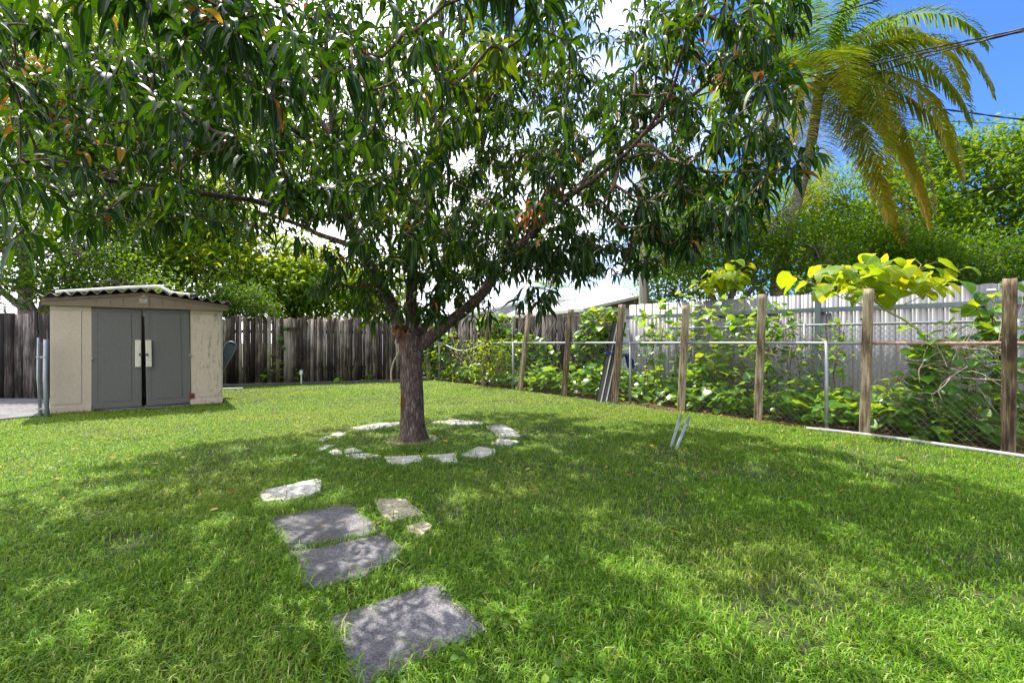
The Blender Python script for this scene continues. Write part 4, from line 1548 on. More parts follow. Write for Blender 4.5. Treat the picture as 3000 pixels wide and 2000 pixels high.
def big_leaf_shrub(label, base, tops, nleaf, size, rad, lime=0.5):
    """a bare bent stem that forks into a few boughs, each carrying large soft leaves on stalks"""
    root = tag(empty('big_leaf_shrub', base[0] * np.array([1, 1, 0])), label, 'shrub', 'big leaved shrubs by the grey panel fence')
    tb, lv = Tubes(), Leaves()
    p = smooth_path(base, 0.06)
    tb.add(p, np.linspace(0.024, 0.012, len(p)), 8)
    top = p[-1]
    P, D = [], []
    nb = max(2, nleaf // 11)
    for k in range(nb):
        a = 2.399 * k + 0.5 + rng.normal() * 0.2
        start = p[-1 - int(len(p) * 0.22 * rng.random())]
        rr = rad * (0.35 + 0.6 * rng.random()) if k else 0.05
        end = top + np.array([rr * math.cos(a) * tops[0], rr * math.sin(a) * tops[0] * 0.7, tops[1] * (0.9 - 0.75 * rr / rad) + rng.normal() * 0.04])
        bough = smooth_path([start, (start + end) / 2 + np.array([0, 0, -0.05]), end], 0.08)
        tb.add(bough, np.linspace(0.009, 0.005, len(bough)), 6)
        m = nleaf // nb
        for j in range(m):
            q = bough[int((0.45 + 0.55 * (j + 1) / m) * (len(bough) - 1))]
            ph = 2.399 * j + rng.random()
            L = rng.uniform(0.10, 0.26)
            d = np.array([math.cos(ph), math.sin(ph), rng.uniform(0.0, 0.7)])
            e = q + nrm(d) * L
            tb.add(np.array([q, (q + e) / 2 + np.array([0, 0, 0.02]), e]), [0.004, 0.0035, 0.003], 4)
            P.append(e)
            D.append(nrm(np.array([math.cos(ph), math.sin(ph) - 0.2, rng.uniform(-0.75, 0.05)])))
    n = len(P)
    sz = np.clip(rng.normal(size, size * 0.28, n), size * 0.4, size * 1.5)
    lv.add(np.array(P), np.array(D), sz, sz * rng.uniform(0.78, 0.98, n), rng.uniform(0.3, 2.2, n), 6, (0.60, 0.97, 1.03, 0.93, 0.73, 0.42, 0.03), np.clip(rng.random(n) * 0.8 + lime - 0.25, 0, 1), fold=0.2, roll=rng.normal(size=n) * 0.4)
    V = lv.V[0]
    lv.V[0] = V + (np.stack([fbm(V * 9.0 + c, 2) for c in (0.0, 31.0, 67.0)], -1) - 0.5) * 0.05 * size / 0.24
    tb.build('stem', M['green_stem'], root)
    lv.build('leaves', M['veined_lime_leaf'], root)


b0 = cp(2760, 1150, 0.9)
b0[2] = 0
big_leaf_shrub('large shrub of broad yellow green leaves spreading above the grey panel fence', [b0, cp(2715, 1010, 0.9), cp(2660, 945, 0.9), cp(2590, 905, 0.85), cp(2568, 870, 0.85), cp(2572, 838, 0.85)], (1.0, 0.48), 120, 0.24, 1.4, 0.6)
b0 = cp(2110, 1150, 2.2)
b0[2] = 0
big_leaf_shrub('round shrub of broad lime leaves rising above the left half of the panel fence', [b0, cp(2120, 1000, 2.2), cp(2115, 900, 2.2), cp(2125, 830, 2.2)], (0.7, 0.5), 80, 0.21, 0.78, 0.6)
b0 = cp(2920, 1150, 1.4)
b0[2] = 0
big_leaf_shrub('sparse shrub with a few round dark leaves beside the nearest wooden post', [b0, cp(2915, 1000, 1.4), cp(2895, 950, 1.4), cp(2920, 895, 1.4)], (0.6, 0.2), 12, 0.2, 0.36, 0.15)


def dry_twigs(label, c, n, size):
    tb = Tubes()
    for k in range(n):
        p = [c + np.clip(rng.normal(size=3), -1.5, 1.5) * np.array([0.2, 0.1, 0.14]) * size]
        d = nrm(rng.normal(size=3) + np.array([0, 0, 0.2]))
        for i in range(5):
            d = nrm(d + rng.normal(size=3) * 0.35)
            p.append(p[-1] + d * 0.10 * size)
        tb.add(np.array(p), np.linspace(0.006, 0.0015, 6), 4)
    o = tb.build('dry_twig_tangle', M['dry_twig'], None, (c[0], c[1], 0))
    tag(o, label, 'dry twigs')


dry_twigs('tangle of bare dry twigs caught in the mesh left of the nearest post', cp(2830, 1050, 0.18), 46, 1.2)
dry_twigs('dry twigs heaped in the mesh just right of the cracked post', cp(2640, 1130, 0.2), 22, 1.0)
dry_twigs('bare brown vine stems hanging behind the upright steel pipe', cp(2330, 1030, 0.6), 26, 1.2)


def grass_tuft(label, c, n, h):
    P = c + np.clip(rng.normal(size=(n, 3)), -1.3, 1.3) * np.array([0.06, 0.06, 0])
    P[:, 2] = 0.0
    ph = rng.random(n) * 6.283
    D = np.stack([np.cos(ph) * 0.5, np.sin(ph) * 0.5, np.full(n, 1.0)], -1)
    lv = Leaves()
    lv.add(P, D, rng.uniform(0.5, 1.0, n) * h, np.full(n, 0.012), rng.uniform(0.6, 2.2, n), 5, (0.8, 1, 0.9, 0.7, 0.4, 0.03), rng.random(n) * 0.6, fold=0.3)
    tag(lv.build('grass_tuft', M['lime_leaf'], None, (c[0], c[1], 0)), label, 'grass tuft', 'tall grass tufts at the lawn edge')


for px, py, n, h, lb in ((2900, 1290, 24, 0.32, 'tall grass tuft at the foot of the nearest wooden post'), (2820, 1285, 22, 0.2, 'grass tuft at the lawn edge second from the nearest post'),
                         (2700, 1270, 20, 0.2, 'grass tuft at the lawn edge below the dense heart leaved vine'), (2385, 1215, 26, 0.42, 'tall grass tuft just left of the upright steel pipe'),
                         (2460, 1240, 14, 0.2, 'low grass tuft right of the upright steel pipe')):
    q = G(px, py)
    grass_tuft(lb, q, n, h)


def vine_hedge():
    a, b = np.array([-3.3, 16.9, 0]), np.array([2.75, 11.8, 0])
    t = nrm(b - a)
    L = np.linalg.norm(b - a)
    nv = np.array([t[1], -t[0], 0])
    root = tag(empty('vine_hedge', (a + b) / 2), 'mass of heart leaved vine smothering the dark timber fence behind the sagging rail', 'vine')
    n = 3000
    s = rng.random(n) * L
    z = rng.random(n) ** 0.8 * 2.15
    dens = fbm(np.stack([s * 0.8, z * 1.1, np.zeros(n)], -1) + 90)
    top = 1.9 + 0.35 * fbm(np.stack([s * 1.1, np.zeros(n), np.ones(n)], -1))
    k = (dens > 0.40) & (z < top)
    s, z = s[k], z[k]
    n = len(s)
    P = a + t * s[:, None] + nv * rng.uniform(0.05, 0.5, n)[:, None] * (1.15 - z / 2.6)[:, None]
    P[:, 2] = z
    lv = Leaves()
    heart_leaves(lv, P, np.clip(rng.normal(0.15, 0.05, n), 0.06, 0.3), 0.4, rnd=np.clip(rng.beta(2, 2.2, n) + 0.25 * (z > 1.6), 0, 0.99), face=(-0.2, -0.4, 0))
    lv.build('leaves', M['heart_leaf'], root)
    tb = Tubes()
    for q in range(60):
        s0 = rng.random() * L
        p = a + t * s0 + nv * 0.1
        pts = [p * np.array([1, 1, 0])]
        for i in range(7):
            pts.append(pts[-1] + np.array([rng.normal() * 0.1, rng.normal() * 0.05, 0.28]))
        tb.add(np.array(pts), np.linspace(0.010, 0.003, 8), 4)
    tb.build('stem', M['dry_twig'], root)
    # yellow green small leaved clump just behind the sagging rail
    c = PT(1480, 1060, 13.4)
    r2 = tag(empty('small_leaf_bush', (c[0], c[1], 0)), 'small leaved yellow green bush behind the chain link, right of the sagging rail', 'bush')
    n = 2600
    P = np.stack([rng.normal(c[0], 0.75, n), rng.normal(c[1], 0.3, n), 0.15 + 1.15 * rng.random(n) ** 0.8], -1)
    P = P[fbm(P * 2.2 + 7) > 0.42]
    n = len(P)
    lv = Leaves()
    lv.add(P, rand_dirs(n) + np.array([0, 0, 0.2]), rng.uniform(0.04, 0.075, n), rng.uniform(0.025, 0.045, n), rng.uniform(0, 0.8, n), 3, OVAL3, rng.random(n), roll=rng.normal(size=n) * 0.5)
    lv.build('leaves', M['lime_leaf'], r2)
    tb = Tubes()
    for q in range(16):
        e = P[int(rng.integers(0, n))]
        tb.add(np.array([(c[0] + rng.normal() * 0.3, c[1], 0), (c + e) / 2 * np.array([1, 1, 0.9]), e]), [0.012, 0.008, 0.004], 4)
    tb.build('stem', M['twig'], r2)


vine_hedge()

FV = 'small vines on the back timber fence'
for px, py0, py1, n, lb in ((815, 1060, 950, 34, 'thin vine through the gap in the back timber fence'), (770, 1108, 1070, 12, 'few vine leaves low on the back fence left of the gap'),
                            (1005, 1095, 1068, 9, 'few vine leaves on the back fence right of the white outlet box'), (880, 1110, 1050, 12, 'vine leaves round the foot of the white outlet box'),
                            (1080, 1105, 1090, 10, 'vine leaves at the foot of the back fence beside the mango trunk')):
    k = (px - 1500) / FPX
    # back fence plane: through (-8.7,13.75) and (-3.55,15.75)
    sl = (15.75 - 13.75) / (-3.55 + 8.7)
    d = (13.75 + sl * 8.7) / (1 - sl * k) - 0.09
    g0 = PT(px, 1125, d)
    g0[2] = 0
    climber(px, lb, [[g0, PT(px + 8, (py0 + py1) / 2, d), PT(px - 6, py1, d)], [g0, PT(px - 12, py0, d), PT(px + 10, py1 + 8, d)]], n, 0.12, FV, spread=0.06)


# ================================================================== BACKGROUND TREES
def leafy_tree(name, label, cat, base, blobs, ncl, per, lsize, mat, trunk_r=0.14, group=None, bark='far_bark', droop=(0.1, 1.0), aspect=0.5, shell=0.4, prof=OVAL3, seg=3, hole=0.36, cl_r=0.20, trunk_to=None):
    base = np.array(base, float)
    root = tag(empty(name, base), label, cat, group)
    vol = np.array([r[0] * r[1] * r[2] for _, r in blobs]) ** 0.7
    pick = rng.choice(len(blobs), ncl, p=vol / vol.sum())
    C = np.array([b[0] for b in blobs])[pick]
    Rr = np.array([b[1] for b in blobs])[pick]
    d = rand_dirs(ncl)
    r = 1 - shell * rng.random(ncl) ** 1.6
    lump = 0.82 + 0.42 * fbm(d * 2.6 + pick[:, None] * 3.7)
    q = C + d * (r * lump)[:, None] * Rr
    ok = (fbm(q * 0.9 + 12.0, 3) > hole) & (q[:, 2] > 0.15)
    q, d = q[ok], d[ok]
    n = len(q)
    P = np.repeat(q, per, 0) + rng.normal(size=(n * per, 3)) * cl_r
    D = np.repeat(d, per, 0) * 0.5 + rand_dirs(n * per) + np.array([0, 0, 0.15])
    m = n * per
    L = lsize * rng.uniform(0.65, 1.3, m)
    tone = np.repeat(np.clip(fbm(q * 0.8 + 60.0) * 1.1 - 0.1, 0, 1), per)
    lv = Leaves()
    lv.add(P, D, L, L * aspect * rng.uniform(0.8, 1.2, m), rng.uniform(droop[0], droop[1], m), seg, prof, np.clip(tone * 0.7 + rng.random(m) * 0.4 - 0.05, 0, 0.99), roll=rng.normal(size=m) * 0.5)
    lv.build('crown', M[mat], root)
    tb = Tubes()
    cen = np.average(np.array([b[0] for b in blobs]), axis=0, weights=vol)
    fork = base + (cen - base) * 0.45
    fork[:2] = base[:2] + (cen[:2] - base[:2]) * 0.25
    tb.add(smooth_path([base - np.array([0, 0, 0.1]), (base + fork) / 2 + rng.normal(size=3) * 0.06, fork], 0.3), trunk_r, 10)
    for bi, (c, rad) in enumerate(blobs):
        c = np.array(c, float)
        pth_ = smooth_path([fork, (fork + c) / 2 + rng.normal(size=3) * 0.15, c], 0.3)
        tb.add(pth_, np.linspace(trunk_r * 0.75, trunk_r * 0.25, len(pth_)), 7)
        mine = np.where(pick[ok] == bi)[0]
        for k in mine[:22]:
            e = q[k]
            tb.add(np.array([c, (c + e) / 2 + rng.normal(size=3) * 0.12, e]), [trunk_r * 0.22, trunk_r * 0.13, 0.006], 4)
    tb.build('trunk', M[bark], root)
    return root


def blob(px, py, d, rx, ry=None, rz=None):
    return (PT(px, py, d), np.array([rx, ry or rx, rz or rx]))


def gd(px, d):
    return np.array([(px - 1500) / FPX * d, d, 0.0])


RT = 'trees beyond the grey panel fence'
leafy_tree('broadleaf_tree', 'large sunlit bright green broadleaf tree at the right edge behind the panel fence', 'tree', gd(2900, 17),
           [blob(2880, 560, 16, 2.3, 2, 1.7), blob(2700, 480, 17, 1.5, 1.5, 1.2), blob(3120, 560, 15, 2.3, 2, 2.0), blob(2860, 700, 15.5, 2.6, 2, 1.3), blob(2690, 640, 16, 1.6, 1.5, 1.4), blob(2980, 520, 16, 1.5, 1.5, 1.2)],
           2300, 14, 0.165, 'far_leaf', 0.22, RT, aspect=0.5, hole=0.40, cl_r=0.24)
leafy_tree('broadleaf_tree', 'dense mid green tree in front of the palm trunk behind the panel fence', 'tree', gd(2110, 11.9),
           [blob(2080, 700, 11.7, 1.3, 0.8, 1.0), blob(2240, 650, 11.3, 0.9, 0.6, 0.75), blob(1990, 640, 13.0, 1.2, 0.9, 1.1), blob(2390, 730, 11.4, 0.9, 0.7, 0.8), blob(2170, 800, 11.7, 1.2, 0.6, 0.5)],
           1600, 14, 0.085, 'dark_leaf', 0.12, RT, aspect=0.5, hole=0.37, cl_r=0.17)
leafy_tree('broadleaf_tree', 'dark low tree under the drooping palm fronds behind the panel fence', 'tree', gd(2560, 13.4),
           [blob(2520, 740, 13.4, 1.5, 1.2, 1.0), blob(2640, 770, 12.8, 1.3, 1.0, 0.8), blob(2420, 800, 13.2, 1.3, 1.0, 0.8)],
           1200, 14, 0.10, 'far_leaf', 0.12, RT, aspect=0.5, hole=0.36)
leafy_tree('broadleaf_tree', 'dark shaded tree low at the right behind the panel fence', 'tree', gd(2800, 13),
           [blob(2800, 800, 12.6, 1.9, 1.2, 0.8), blob(2950, 790, 12.6, 1.4, 1.1, 0.6), blob(2650, 810, 12.8, 1.3, 1.0, 0.7)],
           1100, 14, 0.10, 'dark_leaf', 0.12, RT, aspect=0.5, hole=0.36)
leafy_tree('broadleaf_tree', 'hazy mid green tree far behind the palm trunk, filling the gap beside the mango', 'tree', gd(2250, 19),
           [blob(2050, 640, 19, 2.2, 1.6, 1.9), blob(2280, 640, 19, 2.2, 1.6, 1.6), blob(2480, 600, 19, 2.0, 1.6, 1.5), blob(2200, 780, 18.5, 3.4, 1.5, 1.2), blob(2560, 720, 18.5, 2.2, 1.5, 1.5)],
           2200, 13, 0.14, 'far_leaf', 0.2, RT, aspect=0.5, hole=0.33, cl_r=0.26)
LT = 'trees beyond the back timber fence'
leafy_tree('broadleaf_tree', 'dark small leaved tree over the left fence with white sky between its leaves', 'tree', gd(120, 12.6),
           [blob(60, 720, 12.4, 1.9, 1.2, 1.3), blob(250, 740, 12.2, 1.6, 1.1, 1.1), blob(-150, 650, 12.6, 1.9, 1.3, 1.8), blob(330, 830, 12.2, 1.5, 0.9, 0.7), blob(120, 860, 12.2, 1.9, 0.9, 0.6), blob(240, 560, 13.5, 1.6, 1.2, 1.1)],
           1900, 13, 0.10, 'dark_leaf', 0.13, LT, aspect=0.55, hole=0.38)
leafy_tree('broadleaf_tree', 'glowing yellow green tree right above the shed roof', 'tree', gd(500, 16.5),
           [blob(520, 720, 16.4, 1.9, 1.3, 1.2), blob(640, 820, 16.0, 1.6, 1.2, 0.9), blob(420, 650, 17, 1.6, 1.3, 1.2), blob(600, 620, 17, 1.5, 1.2, 1.2)],
           1300, 12, 0.24, 'lime_leaf', 0.14, LT, aspect=0.33, droop=(0.8, 2.2), hole=0.40, cl_r=0.26, prof=LANCE4, seg=4)
leafy_tree('broadleaf_tree', 'glowing lime green tree above the back fence right of the dark bush', 'tree', gd(880, 17.2),
           [blob(820, 850, 16.9, 1.5, 1.1, 0.8), blob(980, 860, 17.2, 1.5, 1.0, 0.7), blob(1100, 850, 17.4, 1.1, 0.9, 0.8), blob(740, 760, 17.6, 1.5, 1.0, 1.1), blob(900, 790, 17.6, 1.2, 0.9, 0.8)],
           1400, 12, 0.23, 'lime_leaf', 0.12, LT, aspect=0.33, droop=(0.8, 2.2), hole=0.37, cl_r=0.24, prof=LANCE4, seg=4)
leafy_tree('dense_bush', 'dark small leaved bush leaning over the back fence right of the shed', 'bush', gd(690, 14.9),
           [blob(700, 880, 14.6, 0.9, 0.6, 0.5), blob(640, 890, 14.6, 0.7, 0.5, 0.4), blob(760, 910, 14.5, 0.6, 0.45, 0.25)],
           700, 14, 0.06, 'dark_leaf', 0.05, None, aspect=0.55, hole=0.30, cl_r=0.11)
leafy_tree('broadleaf_tree', 'tall pale green tree far behind the crown of the mango on the left', 'tree', gd(330, 22),
           [blob(300, 380, 22, 3.0, 2.0, 2.6), blob(560, 300, 23, 3.2, 2.0, 2.6), blob(90, 250, 22, 3.0, 2.0, 2.6), blob(420, 130, 23, 3.2, 2, 2.6), blob(760, 420, 24, 2.2, 2, 1.9)],
           3200, 12, 0.21, 'lime_leaf', 0.26, LT, aspect=0.45, hole=0.36, cl_r=0.34)
leafy_tree('broadleaf_tree', 'tall dark leaved tree filling the upper left corner behind the mango', 'tree', gd(60, 18),
           [blob(80, 300, 18, 2.6, 1.8, 2.2), blob(-160, 420, 17, 2.4, 1.8, 2.4), blob(300, 180, 18.5, 2.4, 1.8, 2.0), blob(120, 520, 17, 2.0, 1.6, 1.4), blob(420, 470, 19, 1.9, 1.5, 1.5)],
           2200, 12, 0.15, 'far_leaf', 0.2, LT, aspect=0.45, hole=0.36, cl_r=0.26)
leafy_tree('broadleaf_tree', 'mid green tree with a grey trunk behind the shed', 'tree', gd(338, 14.6),
           [blob(360, 780, 14.6, 1.3, 1.0, 0.8), blob(440, 840, 14.4, 1.2, 0.9, 0.7), blob(300, 690, 14.8, 1.3, 1.0, 0.9)],
           800, 13, 0.12, 'far_leaf', 0.16, LT, aspect=0.45, hole=0.38)
leafy_tree('broadleaf_tree', 'small bright tree seen under the mango beside the utility pole', 'tree', gd(1955, 16),
           [blob(1960, 800, 15.8, 1.1, 0.9, 1.0), blob(1990, 870, 15.5, 1.0, 0.8, 0.7), blob(1930, 720, 16, 1.0, 0.9, 1.0)],
           700, 13, 0.10, 'far_leaf', 0.09, RT, aspect=0.5, hole=0.38)


# ================================================================== PALMS
def frond(name, parent, base, az, el, length, sag, leaf_len, tone, seed, twist=0.0, npair=96):
    r = np.random.default_rng(seed)
    d = np.array([math.cos(az) * math.cos(el), math.sin(az) * math.cos(el), math.sin(el)])
    n = 26
    p = [np.array(base, float)]
    for i in range(n):
        d = nrm(d + np.array([0, 0, -sag * (0.25 + 1.1 * i / n) / n]))
        p.append(p[-1] + d * length / n)
    p = np.array(p)
    t = nrm(np.gradient(p, axis=0))
    tb = Tubes()
    tb.add(p, np.linspace(0.034, 0.005, len(p)), 6)
    side = nrm(np.cross(t, np.array([0, 0, 1.0])) + 1e-6)
    side = nrm(side + np.array([0, 0, 1.0]) * twist)
    up = np.cross(side, t)
    u = np.linspace(0.13, 0.99, npair)
    idx = u * n
    i0 = np.minimum(idx.astype(int), n - 1)
    f = (idx - i0)[:, None]
    pp = p[i0] * (1 - f) + p[i0 + 1] * f
    tt, ss, uu = t[i0], side[i0], up[i0]
    ll = leaf_len * (0.35 + 0.65 * np.sin(np.clip(u * 1.06, 0, 1) * math.pi) ** 0.6) * (1 - 0.35 * u)
    lv = Leaves()
    for sgn in (-1, 1):
        D = ss * sgn * 1.0 + tt * (0.22 + 0.38 * u[:, None]) + uu * 0.12 + r.normal(size=(npair, 3)) * 0.07
        rn = np.clip(tone + r.normal(size=npair) * 0.1 + 0.15 * (u - 0.4), 0, 1)
        lv.add(pp + r.normal(size=(npair, 3)) * 0.004, D, ll * r.uniform(0.85, 1.1, npair), np.full(npair, leaf_len * 0.042), r.uniform(0.6, 1.7, npair), 4, (0.5, 1.0, 0.9, 0.6, 0.03), rn, fold=0.35)
    o = lv.build(name, M['palm_leaf'], parent)
    tb.build('rachis', M['green_stem'], o, loc=None).parent = o
    return o


def coconut_palm():
    d0 = 12.2
    c = PT(2400, 235, d0)
    b = gd(2268, 11.9)
    root = tag(empty('coconut_palm', b), 'tall coconut palm with yellowing fronds and green coconuts beyond the panel fence', 'palm tree')
    pts = smooth_path([b - np.array([0, 0, 0.1]), PT(2276, 850, 11.9), PT(2306, 700, 12.0), PT(2350, 530, 12.1), PT(2380, 400, 12.15), c + np.array([0, 0, -0.2])], 0.09)
    k = len(pts)
    rr = np.linspace(0.17, 0.105, k) * (1 + 0.05 * (np.arange(k) % 2))
    tb = Tubes()
    tb.add(pts, rr, 14)
    tb.build('trunk', M['palm_bark'], root)
    m = MB()
    m.tube([c + np.array([0, 0, -0.35]), c + np.array([0, 0, -0.1]), c + np.array([0, 0, 0.2])], [0.13, 0.19, 0.06], 12)
    m.build('crown_fibre', M['fibre'], root, smooth=True)
    spec = []
    # azimuth (0 = right, 90 = away), elevation, length, sag, tone
    for az, el, ln, sg, tn in ((10, 60, 4.3, 3.5, 0.22), (-25, 50, 4.3, 3.5, 0.3), (20, 34, 4.0, 3.3, 0.35), (-10, 38, 4.1, 3.6, 0.4), (-30, 16, 4.1, 3.4, 0.46), (5, 8, 3.9, 3.3, 0.52), (-48, 24, 4.4, 3.6, 0.52),
                               (-35, -14, 4.6, 3.0, 0.62), (-60, -8, 4.4, 3.4, 0.58), (-15, -30, 4.7, 2.6, 0.68), (-85, -10, 3.6, 3.6, 0.5), (-100, -42, 3.2, 1.5, 0.45), (-50, -48, 4.9, 1.8, 0.72), (-5, -50, 4.9, 1.9, 0.72), (-75, -60, 4.6, 1.0, 0.66),
                               (40, 20, 4.2, 3.0, 0.45), (60, -20, 4.2, 2.6, 0.6), (70, 50, 4.3, 2.9, 0.25), (100, 60, 4.3, 2.6, 0.18), (135, 48, 4.2, 2.9, 0.25), (165, 40, 4.0, 3.1, 0.3), (190, 22, 4.0, 3.1, 0.4), (150, 2, 3.9, 2.8, 0.45), (215, 48, 4.1, 3.0, 0.22),
                               (230, 6, 3.9, 3.0, 0.46), (200, -24, 3.9, 2.4, 0.6), (170, -38, 3.9, 2.0, 0.7), (250, 66, 4.0, 2.6, 0.18), (285, 58, 4.1, 3.0, 0.25), (320, 74, 4.3, 2.4, 0.18), (90, 80, 4.2, 1.6, 0.12), (-92, -30, 4.2, 2.2, 0.55), (-112, 10, 4.0, 3.3, 0.45), (-130, -22, 4.1, 2.5, 0.6), (-70, 18, 4.4, 3.6, 0.5), (-150, 30, 4.0, 3.2, 0.35), (110, -35, 3.9, 2.0, 0.66)):
        spec.append((az, el, ln, sg, tn))
    for i, (az, el, ln, sg, tn) in enumerate(spec):
        a = R(az)
        frond('frond', root, c + np.array([math.cos(a), math.sin(a), 0]) * 0.1 + np.array([0, 0, 0.12 * math.sin(R(el))]), a, R(el), ln * 0.93, sg, 0.92, tn, 100 + i, twist=random.uniform(-0.25, 0.25))
    for px, py in ((2402, 202), (2418, 195), (2397, 228), (2461, 176), (2452, 225), (2478, 227), (2440, 232)):
        q = PT(px, py, d0 - 0.28 - 0.05 * random.random())
        bm = bmesh.new()
        bmesh.ops.create_icosphere(bm, subdivisions=3, radius=1.0)
        for v in bm.verts:
            v.co = Vector((v.co.x * 0.095, v.co.y * 0.095, v.co.z * 0.135 * (1.05 if v.co.z < 0 else 0.95)))
        me = bpy.data.meshes.new('coconut')
        bm.to_mesh(me)
        bm.free()
        for p in me.polygons:
            p.use_smooth = True
        me.materials.append(M['coconut'])
        o = bpy.data.objects.new('coconut', me)
        o.parent = root
        o.location = q - b
        o.rotation_euler = (random.uniform(-0.3, 0.3), random.uniform(-0.3, 0.3), 0)
        col.objects.link(o)


coconut_palm()


def small_palm(label, px, py, d, n, ln, tone, leaf_len, gpx=None):
    c = PT(px, py, d)
    b = np.array([c[0], c[1], 0.0])
    root = tag(empty('small_palm', b), label, 'palm tree')
    tb = Tubes()
    tb.add(smooth_path([b - np.array([0, 0, 0.1]), (b + c) / 2 + np.array([0.06, 0, 0]), c], 0.2), 0.11, 10)
    tb.build('trunk', M['palm_bark'], root)
    for i in range(n):
        frond('frond', root, c, i * 2.399, R(random.uniform(10, 65)), ln * random.uniform(0.85, 1.1), random.uniform(1.4, 2.3), leaf_len, tone, 300 + i + int(px), npair=44)


small_palm('small far palm left of the white roof', 1610, 850, 24, 13, 1.7, 0.25, 0.55)
small_palm('small yellow spiky palm above the back fence behind the glowing tree', 805, 810, 19, 12, 1.2, 0.62, 0.5)


# ================================================================== HOUSES BEYOND
def gable_house(label, ridge_a, ridge_b, eave_z, half, roof, wall, gable=True):
    """ridge from a to b (world), eaves half metres to each side"""
    a, b = np.array(ridge_a, float), np.array(ridge_b, float)
    t = nrm((b - a) * np.array([1, 1, 0]))
    s = np.array([t[1], -t[0], 0])
    root = tag(empty('house', ((a[0] + b[0]) / 2, (a[1] + b[1]) / 2, 0)), label, 'house')
    m = MB()
    for sg in (1, -1):
        p = [a - t * 0.3, b + t * 0.3, b + t * 0.3 + s * sg * half + np.array([0, 0, eave_z - b[2]]), a - t * 0.3 + s * sg * half + np.array([0, 0, eave_z - a[2]])]
        q = [x - np.array([0, 0, 0.12]) for x in p]
        m.add(p + q, [(0, 1, 2, 3), (7, 6, 5, 4), (0, 4, 5, 1), (1, 5, 6, 2), (2, 6, 7, 3), (3, 7, 4, 0)])
    # shingle courses as shallow steps along the slope
    for sg in (1, -1):
        for k in range(1, 5):
            f = k / 5.0
            ca = a - t * 0.28 + (s * sg * half + np.array([0, 0, eave_z - a[2]])) * f + np.array([0, 0, 0.012])
            cb = b + t * 0.28 + (s * sg * half + np.array([0, 0, eave_z - b[2]])) * f + np.array([0, 0, 0.012])
            m.tube([ca, cb], 0.012, 4)
    m.build('roof', roof, root)
    w = MB()
    hw = half - 0.35
    for sg in (1, -1):
        p0, p1 = a + s * sg * hw, b + s * sg * hw
        w.add([p0 * [1, 1, 0], p1 * [1, 1, 0], p1 * [1, 1, 0] + [0, 0, eave_z + 0.02], p0 * [1, 1, 0] + [0, 0, eave_z + 0.02]], [(0, 1, 2, 3)])
    for e in (a, b):
        p0, p1 = e - s * hw, e + s * hw
        w.add([p0 * [1, 1, 0], p1 * [1, 1, 0], p1 * [1, 1, 0] + [0, 0, eave_z - 0.03], e - [0, 0, 0.16], p0 * [1, 1, 0] + [0, 0, eave_z - 0.03]], [(0, 1, 2, 3, 4)])
    w.build('wall', wall, root)
    if gable:
        gm = MB()
        e = b + t * 0.02
        h = b[2] - eave_z
        gm.add([e + s * half * 0.62 - [0, 0, h * 0.80], e - s * half * 0.62 - [0, 0, h * 0.80], e - [0, 0, h * 0.22],
                e + t * 0.05 + s * half * 0.62 - [0, 0, h * 0.80], e + t * 0.05 - s * half * 0.62 - [0, 0, h * 0.80], e + t * 0.05 - [0, 0, h * 0.22]],
               [(0, 2, 1), (3, 4, 5), (0, 1, 4, 3), (1, 2, 5, 4), (2, 0, 3, 5)])
        gm.build('gable_louvre', M['louvre'], root)
    return root


gable_house('white roofed house with a brown louvred gable left of the utility pole', PT(1600, 873, 27), PT(1862, 866, 20.5), 2.55, 2.9, M['roof_white'], M['house_wall'])
gable_house('pale grey roofed house seen behind the mango limb', PT(1340, 882, 30), PT(1500, 886, 27), 2.75, 3.0, M['roof_grey'], M['house_wall'], False)
gable_house('low white roofed house glimpsed over the back fence', PT(860, 920, 25), PT(1160, 920, 25), 2.2, 2.5, M['roof_white'], M['house_wall'], False)


# ================================================================== UTILITY POLE AND CABLES
def utility_pole():
    b = gd(1886, 14.2)
    root = tag(empty('utility_pole', b), 'grey wooden utility pole behind the left end of the panel fence', 'utility pole')
    p = [b + np.array([-0.05 * z / 9 * 0, 0, z]) for z in np.linspace(-0.1, 9.2, 24)]
    m = MB()
    m.tube(p, np.linspace(0.155, 0.11, 24), 16)
    m.build('pole_shaft', M['pole_wood'], root, smooth=True)
    x = MB()
    x.box(b + np.array([0, -0.14, 8.6]), (1.9, 0.09, 0.11))
    x.build('cross_arm', M['pole_wood'], root, bevel=0.006)
    return b


pb = utility_pole()
CG = 'black overhead cables from the utility pole'


def cable(label, pts, r, strands=1):
    p = smooth_path(pts, 0.35)
    m = MB()
    if strands == 1:
        m.tube(p, r, 6)
    else:
        s = np.linspace(0, 1, len(p))
        for k in range(strands):
            a = s * 60 + k * 2 * math.pi / strands
            m.tube(p + np.stack([np.zeros(len(p)), np.cos(a) * r * 0.9, np.sin(a) * r * 0.9], -1), r, 6)
    tag(m.build('overhead_cable', M['black_wire'], loc=p[0]), label, 'cable', CG)


